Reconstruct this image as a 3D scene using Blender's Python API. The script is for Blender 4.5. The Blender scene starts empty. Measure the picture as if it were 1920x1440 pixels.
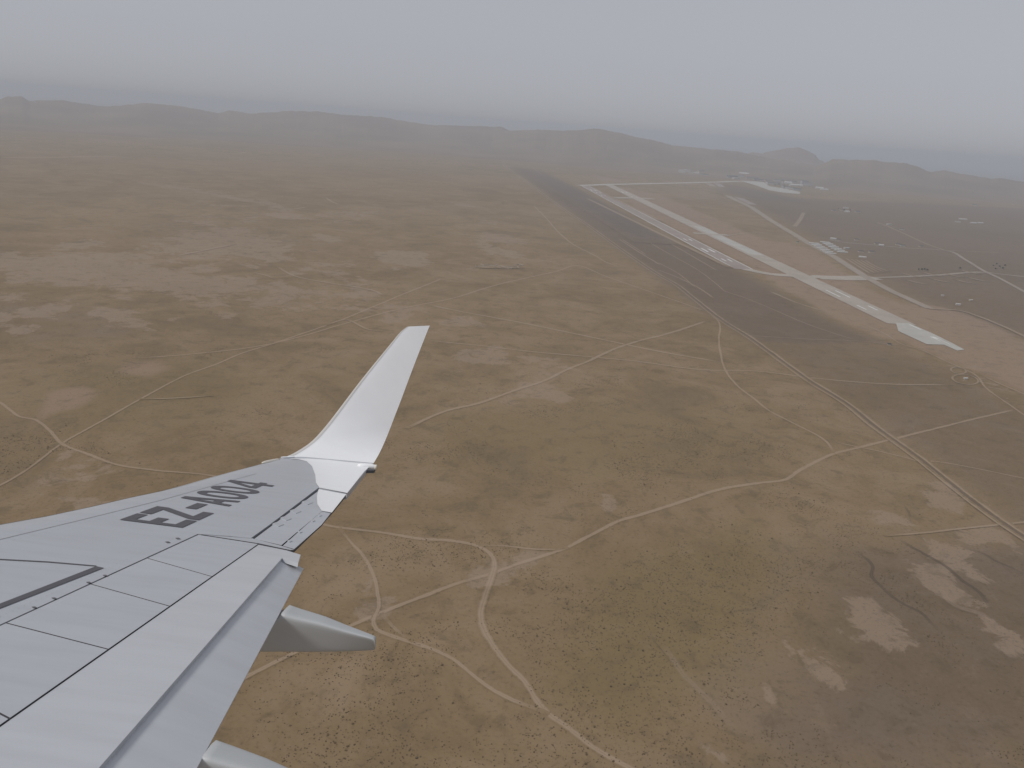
import bpy, bmesh, math, random
import numpy as np
from mathutils import Matrix, Vector
from mathutils.geometry import tessellate_polygon

random.seed(4); RNG = np.random.default_rng(11)
scene = bpy.context.scene
COL = scene.collection

# ------------------------------------------------------------------ camera, world, sun, exposure
ALT = 330.0                     # metres above the plain
FPX = 1478.0                    # focal length in photo pixels (1920 wide)
HY0 = 160.0                     # height of the horizon at the left frame edge, photo pixels
HS = 0.0755                     # slope of the horizon in the frame
roll = math.atan(HS)
pitch = math.atan((720 - (HY0 + HS * 960)) * math.cos(roll) / FPX)
UPC = np.array([math.cos(pitch) * math.sin(roll), -math.cos(pitch) * math.cos(roll), -math.sin(pitch)])
YC = np.array([0, 0, 1.0]) - UPC[2] * UPC; YC /= np.linalg.norm(YC)
XC = np.cross(YC, UPC)
C2W = np.array([XC, YC, UPC])   # camera axes (x right, y down, z forward) -> world axes
CAM = np.array([0.0, 0.0, ALT])

cam_d = bpy.data.cameras.new('camera'); cam = bpy.data.objects.new('camera', cam_d); COL.objects.link(cam)
cam_d.sensor_width = 36.0; cam_d.lens = 36.0 * FPX / 1920.0
cam_d.clip_start = 0.1; cam_d.clip_end = 120000.0
R = C2W @ np.diag([1.0, -1.0, -1.0])
M = Matrix.Identity(4)
for i in range(3):
    for j in range(3): M[i][j] = R[i, j]
    M[i][3] = CAM[i]
cam.matrix_world = M
scene.camera = cam

SUN_EL, SUN_AZ = 48.0, 245.0    # elevation; azimuth clockwise from +Y (the view heading)
world = bpy.data.worlds.new('World'); scene.world = world; world.use_nodes = True
wn = world.node_tree; wn.nodes.clear()
sky = wn.nodes.new('ShaderNodeTexSky'); sky.sky_type = 'NISHITA'; sky.sun_disc = False
sky.sun_elevation = math.radians(SUN_EL); sky.sun_rotation = math.radians(SUN_AZ)
sky.altitude = 200; sky.air_density = 1.0; sky.dust_density = 1.6; sky.ozone_density = 1.0
hsv = wn.nodes.new('ShaderNodeHueSaturation'); hsv.inputs['Saturation'].default_value = 0.18
hsv.inputs['Value'].default_value = 1.0
bg = wn.nodes.new('ShaderNodeBackground'); bg.inputs['Strength'].default_value = 0.076
wo = wn.nodes.new('ShaderNodeOutputWorld')
wn.links.new(sky.outputs[0], hsv.inputs['Color']); tint = wn.nodes.new('ShaderNodeMixRGB'); tint.blend_type = 'MULTIPLY'; tint.inputs[0].default_value = 1.0; tint.inputs[2].default_value = (0.995, 0.985, 1.02, 1)
veil = wn.nodes.new('ShaderNodeMixRGB'); veil.inputs[0].default_value = 0.80; veil.inputs[2].default_value = (4.15, 4.32, 4.74, 1)   # even high overcast
wn.links.new(hsv.outputs[0], tint.inputs[1]); wn.links.new(tint.outputs[0], veil.inputs[1]); wn.links.new(veil.outputs[0], bg.inputs[0]); wn.links.new(bg.outputs[0], wo.inputs[0])

sd = bpy.data.lights.new('sun', 'SUN'); sd.energy = 1.5; sd.angle = math.radians(14); sd.color = (1.0, 0.965, 0.91)
sun = bpy.data.objects.new('sun', sd); COL.objects.link(sun)
el, az = math.radians(SUN_EL), math.radians(SUN_AZ)
sdir = Vector((math.sin(az) * math.cos(el), math.cos(az) * math.cos(el), math.sin(el)))
sun.rotation_euler = sdir.to_track_quat('Z', 'Y').to_euler(); sun.location = (0, -40, 400)

vs = scene.view_settings
vs.view_transform = 'Standard'; vs.look = 'None'; vs.exposure = 0.36; vs.gamma = 1.0; vs.use_curve_mapping = False
cy = scene.cycles
cy.use_denoising = True; cy.max_bounces = 6; cy.volume_bounces = 1; cy.diffuse_bounces = 2
cy.use_adaptive_sampling = False

# ------------------------------------------------------------------ helpers
def ray(px, py):
    return C2W @ np.array([px - 960.0, py - 720.0, FPX])
def G(px, py):                                   # ground point (metres) seen at a photo pixel
    r = ray(px, py); t = -ALT / r[2]
    return np.array([r[0] * t, r[1] * t])
def GP(pts): return np.array([G(*p) for p in pts])

def tag(o, label=None, cat=None, group=None, kind=None):
    if label: o['label'] = label
    if cat: o['category'] = cat
    if group: o['group'] = group
    if kind: o['kind'] = kind
    return o
def empty(name, loc=(0, 0, 0), rz=0.0):
    o = bpy.data.objects.new(name, None); COL.objects.link(o); o.location = loc; o.rotation_euler = (0, 0, rz)
    o.empty_display_size = 0.5
    return o
def mesh_obj(name, verts, faces, mat=None, parent=None, smooth=False):
    me = bpy.data.meshes.new(name)
    me.from_pydata([tuple(map(float, v)) for v in verts], [], [tuple(f) for f in faces])
    if smooth:
        me.polygons.foreach_set('use_smooth', [True] * len(me.polygons))
    me.update()
    o = bpy.data.objects.new(name, me); COL.objects.link(o)
    if mat: me.materials.append(mat)
    if parent: o.parent = parent
    return o
def np_mesh(name, V, Q, mat, smooth=True):       # big quad meshes
    me = bpy.data.meshes.new(name)
    n, m = len(V), len(Q)
    me.vertices.add(n); me.vertices.foreach_set('co', np.asarray(V, np.float32).ravel())
    me.loops.add(m * 4); me.loops.foreach_set('vertex_index', np.asarray(Q, np.int32).ravel())
    me.polygons.add(m); me.polygons.foreach_set('loop_start', np.arange(0, 4 * m, 4, dtype=np.int32))
    me.polygons.foreach_set('loop_total', np.full(m, 4, np.int32))
    me.polygons.foreach_set('use_smooth', np.full(m, smooth, bool))
    me.update(calc_edges=True); me.validate()
    me.materials.append(mat)
    o = bpy.data.objects.new(name, me); COL.objects.link(o)
    return o
def set_attr(o, name, arr, typ):
    a = o.data.attributes.new(name, typ, 'POINT')
    a.data.foreach_set('color' if typ == 'FLOAT_COLOR' else 'value', np.asarray(arr, np.float32).ravel())

def vnoise(x, y, seed=0):                        # value noise on arrays
    xi = np.floor(x).astype(np.int64); yi = np.floor(y).astype(np.int64); fx = x - xi; fy = y - yi
    def h(a, b):
        k = (a * 374761393 + b * 668265263 + seed * 2147483647) & 0xFFFFFFFF
        k = ((k ^ (k >> 13)) * 1274126177) & 0xFFFFFFFF
        return ((k ^ (k >> 16)) & 0xFFFF) / 65535.0
    sx = fx * fx * (3 - 2 * fx); sy = fy * fy * (3 - 2 * fy)
    return (h(xi, yi) * (1 - sx) + h(xi + 1, yi) * sx) * (1 - sy) + (h(xi, yi + 1) * (1 - sx) + h(xi + 1, yi + 1) * sx) * sy
def fbm(x, y, seed=0, n=4):
    s = 0; a = 0.5
    for k in range(n):
        s = s + a * vnoise(x * 2 ** k, y * 2 ** k, seed + k); a *= 0.5
    return s / (1 - 0.5 ** n)

# ------------------------------------------------------------------ materials
class NT:
    def __init__(s, tree): s.t = tree
    def n(s, typ, **kw):
        d = s.t.nodes.new(typ)
        for k, v in kw.items(): setattr(d, k, v)
        return d
    def put(s, sock, v):
        if isinstance(v, bpy.types.NodeSocket): s.t.links.new(v, sock)
        else: sock.default_value = v
    def math(s, op, a, b=0.0, c=0.0, clamp=False):
        d = s.n('ShaderNodeMath', operation=op, use_clamp=clamp)
        for i, v in enumerate((a, b, c)): s.put(d.inputs[i], v)
        return d.outputs[0]
    def mix(s, f, a, b, mode='MIX'):
        d = s.n('ShaderNodeMixRGB', blend_type=mode)
        s.put(d.inputs[0], f)
        for i, v in ((1, a), (2, b)): s.put(d.inputs[i], v if isinstance(v, bpy.types.NodeSocket) else (*v, 1))
        return d.outputs[0]
    def noise(s, vec, scale, detail=4, rough=0.55, dist=0.0):
        d = s.n('ShaderNodeTexNoise'); s.put(d.inputs['Vector'], vec)
        d.inputs['Scale'].default_value = scale; d.inputs['Detail'].default_value = detail
        d.inputs['Roughness'].default_value = rough; d.inputs['Distortion'].default_value = dist
        return d.outputs[0]
    def ramp(s, v, lo, hi):
        d = s.n('ShaderNodeMapRange', interpolation_type='SMOOTHSTEP'); s.put(d.inputs[0], v)
        d.inputs[1].default_value = lo; d.inputs[2].default_value = hi
        return d.outputs[0]
    def attr(s, name):
        return s.n('ShaderNodeAttribute', attribute_name=name)

def new_mat(name):
    m = bpy.data.materials.new(name); m.use_nodes = True; m.node_tree.nodes.clear()
    t = NT(m.node_tree)
    out = t.n('ShaderNodeOutputMaterial'); b = t.n('ShaderNodeBsdfPrincipled')
    m.node_tree.links.new(b.outputs[0], out.inputs[0])
    return m, t, b

# one soil recipe shared by the plain and everything that lies on it
SOIL = bpy.data.node_groups.new('soil', 'ShaderNodeTree')
SOIL.interface.new_socket('Color', in_out='OUTPUT', socket_type='NodeSocketColor')
def build_soil():
    t = NT(SOIL)
    go = t.n('NodeGroupOutput')
    pos = t.n('ShaderNodeNewGeometry').outputs['Position']
    zone = t.attr('zone'); sp = t.n('ShaderNodeSeparateColor'); t.put(sp.inputs[0], zone.outputs['Color'])
    dark, pale, ochre = sp.outputs[0], sp.outputs[1], sp.outputs[2]; olive = zone.outputs['Alpha']
    n_big = t.noise(pos, 1 / 700, 8, 0.65, 0.5)
    n_mid = t.noise(pos, 1 / 130, 10, 0.70, 0.9)
    n_small = t.noise(pos, 1 / 24, 9, 0.72, 0.5)
    n_fine = t.noise(pos, 1 / 3.2, 4, 0.7)
    n_pat = t.noise(pos, 1 / 38, 8, 0.68, 0.8)
    c = t.mix(t.ramp(n_big, 0.32, 0.68), (0.200, 0.138, 0.070), (0.252, 0.176, 0.098))
    c = t.mix(t.math('MULTIPLY', t.ramp(n_mid, 0.42, 0.70), 0.60), c, (0.310, 0.226, 0.145))
    c = t.mix(t.math('MULTIPLY', t.ramp(n_mid, 0.50, 0.28), 0.55), c, (0.140, 0.105, 0.066))
    def zm(a, lo=0.3, hi=0.7, k=0.7, nz=n_mid):
        w = t.math('ADD', a, t.math('MULTIPLY', t.math('SUBTRACT', nz, 0.5), k))
        on = t.ramp(a, 0.02, 0.15)
        return t.math('MULTIPLY', t.ramp(w, lo, hi), on)
    c = t.mix(t.math('MULTIPLY', zm(olive, 0.2, 0.9, 0.9), 0.6), c, (0.180, 0.132, 0.058))
    c = t.mix(t.math('MULTIPLY', zm(dark, 0.10, 0.95, 1.3), 0.64), c, (0.118, 0.089, 0.073))
    c = t.mix(t.math('MULTIPLY', zm(ochre, 0.2, 0.8, 0.5), 0.72), c, (0.300, 0.210, 0.148))
    c = t.mix(t.math('MULTIPLY', zm(pale, 0.42, 0.60, 2.2, n_pat), 0.62), c, (0.305, 0.228, 0.164))
    # scrub mottling
    m1 = t.math('MULTIPLY', t.ramp(n_small, 0.50, 0.66), 0.42)
    c = t.mix(m1, c, (0.105, 0.078, 0.046))
    m2 = t.math('MULTIPLY', t.ramp(n_small, 0.46, 0.28), 0.30)
    c = t.mix(m2, c, (0.29, 0.215, 0.15))
    m3 = t.math('MULTIPLY', t.ramp(n_fine, 0.53, 0.70), 0.55)
    c = t.mix(m3, c, (0.090, 0.066, 0.040))
    m4 = t.math('MULTIPLY', t.ramp(n_fine, 0.44, 0.26), 0.25)
    c = t.mix(m4, c, (0.30, 0.22, 0.155))
    t.put(go.inputs[0], c)
build_soil()

def lying_mat(name, color, mode='track', strength=0.8, noise_k=0.5, var=0.12, soilmix=0.0):
    """surface lying on the plain, its edges giving way to the soil through the 'across' attribute"""
    m, t, b = new_mat(name)
    g = t.n('ShaderNodeGroup'); g.node_tree = SOIL
    pos = t.n('ShaderNodeNewGeometry').outputs['Position']
    ac = t.math('ABSOLUTE', t.attr('across').outputs['Fac'])
    n1 = t.noise(pos, 1 / 9.0, 5, 0.65); n2 = t.noise(pos, 1 / 60.0, 5, 0.6)
    if mode == 'track':
        core = t.ramp(t.math('ADD', ac, t.math('MULTIPLY', t.math('SUBTRACT', n1, 0.5), 0.9)), 0.95, 0.15)
        rut = t.math('SUBTRACT', 1.0, t.math('MULTIPLY', t.ramp(t.math('ADD', ac, t.math('MULTIPLY', t.math('SUBTRACT', n1, 0.5), 0.3)), 0.30, 0.06), 0.45))
        core = t.math('MULTIPLY', core, rut)
        fade = t.ramp(t.attr('fade').outputs['Fac'], 0.0, 1.0)
        brk = t.ramp(n2, 0.18, 0.55)
        mask = t.math('MULTIPLY', t.math('MULTIPLY', core, t.math('ADD', t.math('MULTIPLY', brk, noise_k), 1 - noise_k)), t.math('MULTIPLY', fade, strength))
    else:
        mask = t.math('MULTIPLY', t.ramp(t.math('ADD', ac, t.math('MULTIPLY', t.math('SUBTRACT', n1, 0.5), 0.06)), 1.0, 0.93), strength)
    col = t.mix(t.math('MULTIPLY', t.ramp(n1, 0.3, 0.7), var), color, tuple(min(1, v * 1.35) for v in color))
    col = t.mix(t.math('MULTIPLY', t.ramp(n2, 0.35, 0.7), var * 1.5), col, tuple(v * 0.72 for v in color))
    c = t.mix(mask, g.outputs[0], col)
    t.put(b.inputs['Base Color'], c); b.inputs['Roughness'].default_value = 0.95; b.inputs['Specular IOR Level'].default_value = 0.1
    return m

gm, gt, gb = new_mat('plain_soil')
_g = gt.n('ShaderNodeGroup'); _g.node_tree = SOIL
gt.put(gb.inputs['Base Color'], _g.outputs[0]); gb.inputs['Roughness'].default_value = 1.0; gb.inputs['Specular IOR Level'].default_value = 0.05

M_TRACK = lying_mat('dirt_track', (0.375, 0.282, 0.205), strength=0.8, noise_k=0.5)
M_FAINT = lying_mat('faint_track', (0.365, 0.280, 0.205), strength=0.78, noise_k=0.55)
M_WASH = lying_mat('washed_soil', (0.29, 0.215, 0.157), strength=0.5, noise_k=0.5)
M_GULLY = lying_mat('gully_soil', (0.075, 0.056, 0.038), strength=0.85, noise_k=0.6)
M_ROADDK = lying_mat('dark_road', (0.105, 0.080, 0.062), strength=0.8, noise_k=0.2)
M_ASPH = lying_mat('worn_asphalt', (0.31, 0.262, 0.238), mode='hard', strength=0.92, var=0.3)
M_CONC = lying_mat('pale_concrete', (0.44, 0.425, 0.39), mode='hard', strength=0.95, var=0.3)
M_CONC2 = lying_mat('old_concrete', (0.41, 0.37, 0.325), mode='hard', strength=0.8, var=0.3)
M_ROAD = lying_mat('dusty_road', (0.33, 0.28, 0.235), mode='hard', strength=0.75, var=0.3)
M_DKFIELD = lying_mat('dark_field', (0.085, 0.084, 0.086), strength=0.4, noise_k=0.2)

def plain_mat(name, color, rough=0.7, spec=0.3, var=0.15, scale=1.0):
    m, t, b = new_mat(name)
    pos = t.n('ShaderNodeTexCoord').outputs['Object']
    n1 = t.noise(pos, scale, 5, 0.6)
    c = t.mix(t.math('MULTIPLY', t.ramp(n1, 0.3, 0.7), var), color, tuple(v * 0.6 for v in color))
    t.put(b.inputs['Base Color'], c); b.inputs['Roughness'].default_value = rough; b.inputs['Specular IOR Level'].default_value = spec
    return m
M_PAINT = plain_mat('marking_paint', (0.66, 0.65, 0.62), 0.8, 0.2, 0.25, 0.2)
M_WALL_W = plain_mat('white_wall', (0.42, 0.40, 0.37), 0.8, 0.2, 0.15, 0.1)
M_WALL_S = plain_mat('sand_wall', (0.42, 0.35, 0.28), 0.9, 0.1, 0.2, 0.1)
M_WALL_G = plain_mat('grey_wall', (0.33, 0.33, 0.33), 0.9, 0.1, 0.2, 0.1)
M_ROOF_W = plain_mat('white_roof', (0.50, 0.49, 0.47), 0.6, 0.3, 0.15, 0.1)
M_ROOF_D = plain_mat('dark_roof', (0.09, 0.085, 0.085), 0.8, 0.2, 0.2, 0.1)
M_ROOF_R = plain_mat('rust_roof', (0.26, 0.15, 0.11), 0.8, 0.2, 0.2, 0.1)
M_GLASS = plain_mat('dark_glazing', (0.05, 0.06, 0.07), 0.15, 0.5, 0.1, 0.2)
M_LEAF = plain_mat('tree_leaves', (0.055, 0.062, 0.035), 0.9, 0.1, 0.3, 0.5)
M_SCRUB = plain_mat('scrub_leaves', (0.132, 0.096, 0.056), 0.95, 0.05, 0.4, 0.3)

# ------------------------------------------------------------------ soil zones (world-space polygons)
def patch(pts, ox, oy, sc): return [(ox + x / sc, oy + y / sc) for x, y in pts]
ZONES = []   # channel, polygon, softness in metres, strength
def zone(ch, pts, soft, strength=1.0): ZONES.append((ch, GP(pts), soft, strength))
# the dark airfield strip and the darker ground to its right
zone(0, [(955, 313), (1040, 377), (1140, 452), (1250, 532), (1350, 604), (1420, 645), (1560, 650), (1640, 645), (1690, 655), (1560, 600), (1400, 515), (1240, 440), (1100, 360), (1010, 318)], 40, 0.90)
zone(0, [(1350, 604), (1480, 689), (1650, 805), (1780, 905), (1920, 1010), (2050, 1110), (2050, 800), (1920, 765), (1800, 700), (1690, 655), (1560, 630)], 45, 0.54)
zone(0, [(1340, 343), (1400, 350), (1500, 372), (1700, 380), (2100, 400), (2300, 640), (2050, 720), (1920, 640), (1760, 585), (1660, 545), (1560, 470), (1440, 405)], 90, 0.76)
zone(0, [(1500, 1060), (1560, 1010), (1700, 1010), (1900, 1000), (2100, 1060), (2100, 1500), (1300, 1500), (1420, 1320), (1480, 1200)], 60, 0.76)  # dark brown soil, deepened to paint in some lens darkening of the corner
zone(0, [(-200, 540), (120, 560), (330, 590), (300, 640), (100, 650), (-200, 640)], 60, 0.38)
zone(0, [(-200, 1000), (120, 900), (60, 860), (-200, 900)], 20, 0.35)
zone(0, [(250, 400), (560, 430), (700, 460), (500, 480), (200, 460)], 160, 0.35)
# ochre graded ground along the newer runway
zone(2, [(1160, 349), (1240, 366), (1330, 405), (1420, 444), (1500, 482), (1560, 508), (1640, 548), (1690, 570), (1760, 574), (1840, 600), (1920, 640), (2100, 700), (2100, 800), (1920, 738), (1830, 695), (1760, 668), (1690, 640), (1640, 628), (1560, 595), (1480, 548), (1400, 495), (1300, 445), (1190, 390)], 25, 0.95)
zone(2, [(1420, 450), (1480, 455), (1530, 470), (1600, 520), (1540, 520), (1470, 480)], 25, 0.8)
zone(2, [(90, 735), (150, 722), (190, 735), (150, 765), (100, 775), (60, 800)], 14, 0.9)
zone(2, [(220, 680), (300, 672), (330, 690), (280, 710), (215, 700)], 16, 0.7)
zone(2, [(1100, 325), (1180, 340), (1130, 345)], 60, 0.8)
zone(2, [(1240, 352), (1330, 356), (1360, 372), (1270, 378)], 60, 0.5)
# olive scrub
zone(3, [(60, 690), (420, 660), (500, 730), (420, 800), (120, 830), (0, 770)], 60, 0.7)
zone(3, [(760, 770), (1100, 740), (1400, 780), (1500, 860), (1200, 930), (800, 900)], 70, 0.6)
zone(3, [(1100, 1060), (1420, 960), (1480, 1060), (1400, 1250), (1180, 1400), (1000, 1300)], 40, 0.85)
# pale washed clay
L = (1500, 900, 3.6)
for pts in ([(800, 570), (950, 560), (1040, 620), (1100, 700), (1200, 790), (1220, 810), (1150, 830), (1030, 830), (900, 790), (820, 770), (780, 720), (700, 590)],
            [(850, 380), (1160, 520), (1110, 570), (1330, 680), (1280, 700), (1150, 690), (1060, 600), (930, 530), (860, 440)],
            [(380, 790), (480, 800), (560, 890), (660, 930), (700, 1020), (650, 1090), (560, 1110), (520, 1050), (380, 1040), (350, 900)],
            [(480, 205), (600, 200), (720, 260), (770, 300), (720, 310), (600, 280), (560, 300), (500, 250)],
            [(1080, 340), (1300, 310), (1512, 380), (1512, 480), (1300, 420), (1200, 450), (1130, 400)],
            [(0, 1150), (180, 1230), (330, 1360), (340, 1400), (200, 1390), (0, 1300)],
            [(1300, 960), (1480, 1020), (1512, 1120), (1400, 1160), (1330, 1080)],
            [(820, 30), (960, 20), (1100, 90), (1180, 170), (1080, 230), (900, 180)]):
    zone(1, patch(pts, *L), 22, 1.0)
L2 = (1040, 840, 2.18)
for pts in ([(520, 1120), (640, 1200), (760, 1270), (700, 1310), (560, 1220)], [(980, 830), (1080, 860), (1130, 930), (1200, 970), (1130, 985), (1050, 920)],
            [(190, 180), (260, 200), (250, 270), (200, 260)], [(830, 930), (900, 960), (920, 1060), (850, 1040)]):
    zone(1, patch(pts, *L2), 7, 0.8)
zone(1, [(680, 1080), (730, 1090), (760, 1130), (720, 1165), (660, 1175), (640, 1150)], 9, 0.62)
zone(1, [(880, 1050), (1000, 1030), (1060, 1030), (980, 1075), (960, 1100), (900, 1110), (870, 1090)], 9, 0.70)
zone(1, [(0, 480), (150, 470), (330, 500), (540, 540), (400, 560), (200, 540), (0, 530)], 60, 0.85)
zone(1, [(330, 430), (520, 440), (560, 470), (400, 490), (250, 480)], 90, 0.8)
zone(1, [(220, 338), (330, 345), (430, 365), (560, 385), (480, 385), (360, 362)], 60, 0.7)
zone(1, [(270, 256), (310, 257), (300, 262), (265, 261)], 120, 0.9)
zone(1, [(350, 266), (390, 263), (380, 271), (330, 272)], 120, 0.8)
zone(1, [(560, 540), (700, 530), (760, 560), (640, 590), (540, 580)], 40, 0.45)
zone(1, [(770, 380), (830, 385), (830, 395), (775, 395)], 60, 0.5)
zone(1, [(1700, 640), (1900, 700), (1920, 790), (1850, 740), (1760, 690)], 20, 0.3)

_r = np.random.default_rng(5)
for x0, x1, y0, y1, cnt in ((0, 560, 455, 560, 34), (0, 330, 560, 640, 12), (330, 760, 480, 600, 22), (560, 1000, 380, 520, 12), (200, 700, 380, 440, 12), (700, 1300, 600, 760, 10), (0, 400, 850, 960, 8)):
    for _ in range(cnt):
        cx, cy0 = _r.uniform(x0, x1), _r.uniform(y0, y1); g0 = G(cx, cy0); dd = np.linalg.norm(g0)
        a_, b_ = dd * _r.uniform(.012, .05), dd * _r.uniform(.012, .05); ph = _r.uniform(0, 3)
        k_ = np.arange(9) * 2 * math.pi / 9; rad = _r.uniform(.6, 1.3, 9)
        el_ = np.stack([np.cos(k_) * a_ * rad, np.sin(k_) * b_ * rad], 1) @ np.array([[math.cos(ph), math.sin(ph)], [-math.sin(ph), math.cos(ph)]])
        ZONES.append((1, g0 + el_, dd * .014, _r.uniform(.45, .9)))

def zone_attr(xy):
    out = np.zeros((len(xy), 4), np.float64)
    for ch, poly, soft, st in ZONES:
        lo = poly.min(0) - soft; hi = poly.max(0) + soft
        idx = np.nonzero(((xy >= lo) & (xy <= hi)).all(1))[0]
        if not len(idx): continue
        p = xy[idx]; inside = np.zeros(len(p), bool); dmin = np.full(len(p), 1e9)
        for a, b in zip(poly, np.roll(poly, -1, 0)):
            ab = b - a; t = np.clip(((p - a) @ ab) / max(ab @ ab, 1e-9), 0, 1)
            dmin = np.minimum(dmin, np.linalg.norm(p - a - t[:, None] * ab, axis=1))
            c = (a[1] > p[:, 1]) != (b[1] > p[:, 1])
            with np.errstate(divide='ignore', invalid='ignore'):
                xx = (b[0] - a[0]) * (p[:, 1] - a[1]) / (b[1] - a[1]) + a[0]
            inside ^= c & (p[:, 0] < xx)
        d = np.where(inside, dmin, -dmin)
        v = np.clip(0.5 + d / (2 * soft), 0, 1) * st
        out[idx, ch] = np.maximum(out[idx, ch], v)
    return out

# ------------------------------------------------------------------ ground
def build_ground():
    th = np.radians(np.concatenate([np.linspace(-58, 58, 581), np.linspace(58, 302, 62)[1:-1]]))
    rr = np.geomspace(60, 46000, 430)
    T, Rr = np.meshgrid(th, rr)
    X = np.sin(T) * Rr; Y = np.cos(T) * Rr
    V = np.stack([X, Y, np.zeros_like(X)], -1).reshape(-1, 3)
    nt, nr = len(th), len(rr)
    i, j = np.meshgrid(np.arange(nr - 1), np.arange(nt), indexing='ij')
    a = i * nt + j; b = i * nt + (j + 1) % nt
    Q = np.stack([a, a + nt, b + nt, b], -1).reshape(-1, 4)
    # centre cap
    c0 = len(V); V = np.concatenate([V, [[0, 0, 0]]])
    ev = np.arange(0, nt - 1, 2)
    Qc = np.stack([np.full_like(ev, c0), ev, ev + 1, (ev + 2) % nt], -1)
    Q = np.concatenate([Q, Qc])
    o = np_mesh('ground', V, Q, gm)
    if o.data.polygons[0].normal.z < 0:
        o.data.flip_normals()
    set_attr(o, 'zone', zone_attr(V[:, :2]), 'FLOAT_COLOR')
    tag(o, 'wide brown desert plain with scrub and pale clay patches', kind='structure')
build_ground()

# ------------------------------------------------------------------ hills on the horizon
def azel(px, py):
    r = ray(px, py); h = math.hypot(r[0], r[1]); return math.atan2(r[0], r[1]), r[2] / h
hm, ht, hb = new_mat('hill_soil')
_p = ht.n('ShaderNodeNewGeometry').outputs['Position']
_c = ht.mix(ht.ramp(ht.noise(_p, 1 / 900, 6, 0.65), 0.35, 0.65), (0.165, 0.120, 0.085), (0.235, 0.172, 0.122))
ht.put(hb.inputs['Base Color'], _c); hb.inputs['Roughness'].default_value = 1.0; hb.inputs['Specular IOR Level'].default_value = 0.05

def hills(name, ridge, dist, depth, label, seed=0, rough=0.25):
    az, tan = np.array([azel(*p) for p in ridge]).T
    n = 420; A = np.linspace(az[0], az[-1], n)
    Ht = np.interp(A, az, tan)
    D = dist * (1 + 0.10 * (fbm(A * 9 + 3, A * 0 + 1.5, seed + 50, 3) - 0.5))
    H = np.maximum(ALT + D * Ht, 4.0) * (1 + 0.10 * (fbm(A * 130, A * 0 + .3, seed + 70, 4) - 0.5))
    ed = np.minimum(1, np.minimum(np.arange(n), np.arange(n)[::-1]) / 40.0); H = H * ed ** .7
    ks = np.linspace(-1, 1, 47)
    V = []
    for k in ks:
        prof = (1 - abs(k)) ** 1.75 if k < 0 else (1 - abs(k)) ** 0.9
        r = D + k * depth
        x = np.sin(A) * r; y = np.cos(A) * r
        nz = fbm(x / 900, y / 900, seed, 5)
        z = H * prof * (1 - rough * (1 - prof) * 2.2 * np.abs(nz - 0.5) * 2) - (1 if abs(k) > .99 else 0)
        gul = fbm(A * 70 + nz * 4, r / 1500, seed + 9, 3)
        z = z * (1 - 0.35 * (1 - prof) * gul)
        V.append(np.stack([x, y, z], -1))
    V = np.concatenate(V); i, j = np.meshgrid(np.arange(46), np.arange(n - 1), indexing='ij')
    a = i * n + j; Q = np.stack([a, a + 1, a + n + 1, a + n], -1).reshape(-1, 4)
    o = np_mesh(name, V, Q, hm)
    tag(o, label, kind='structure')
    return o
hills('hills', [(-260, 178), (-100, 186), (0, 187), (14, 181), (40, 181), (55, 189), (85, 188), (115, 188), (160, 195), (200, 200), (250, 196), (270, 192), (310, 196), (340, 200), (380, 206), (410, 212), (430, 207), (470, 213), (530, 209), (600, 209), (640, 215), (720, 220), (800, 234), (860, 236), (940, 238), (965, 245), (1000, 258), (1050, 270)],
      11500, 3800, 'low hazy hill range along the left horizon', 3)
hills('hills', [(880, 262), (930, 246), (1000, 243), (1060, 245), (1115, 241), (1150, 247), (1200, 258), (1240, 266), (1262, 273), (1330, 279), (1380, 284), (1405, 289), (1440, 296), (1480, 302), (1540, 312), (1600, 322)],
      10500, 3000, 'broad brown hill in the centre behind the runway ends', 17)
hills('hills', [(1385, 300), (1395, 290), (1410, 285), (1428, 288), (1440, 284), (1455, 282), (1478, 277), (1500, 276), (1515, 283), (1528, 289), (1536, 300), (1560, 306)],
      12500, 1800, 'flat-topped hazy hill rising behind the airport town', 29)
hills('hills', [(1500, 312), (1540, 300), (1560, 299), (1640, 300), (1660, 304), (1700, 306), (1725, 314), (1745, 323), (1770, 319), (1800, 326), (1830, 330), (1860, 335), (1875, 334), (1920, 341), (2020, 352), (2200, 368)],
      10200, 2600, 'low dark hill range along the right horizon', 41)

def sea():
    A = np.linspace(math.radians(-70), math.radians(70), 141); rr = np.geomspace(14500, 45800, 24)
    T, R_ = np.meshgrid(A, rr); R_ = R_.copy(); R_[0] *= 1 + .08 * (fbm(A * 14, A * 0, 91, 4) - .5)
    V = np.stack([np.sin(T) * R_, np.cos(T) * R_, np.full_like(T, 0.6)], -1).reshape(-1, 3)
    i, j = np.meshgrid(np.arange(23), np.arange(140), indexing='ij'); a = i * 141 + j
    m, t, b = new_mat('sea_water'); pos = t.n('ShaderNodeNewGeometry').outputs['Position']
    t.put(b.inputs['Base Color'], t.mix(t.ramp(t.noise(pos, 1 / 1800, 5, .6), .3, .7), (0.045, 0.075, 0.09), (0.06, 0.095, 0.11)))
    b.inputs['Roughness'].default_value = 0.35
    o = np_mesh('sea', V, np.stack([a, a + 1, a + 142, a + 141], -1).reshape(-1, 4), m)
    if o.data.polygons[0].normal.z < 0: o.data.flip_normals()
    tag(o, 'hazy blue-grey sea beyond the hills', kind='structure')
sea()

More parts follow.
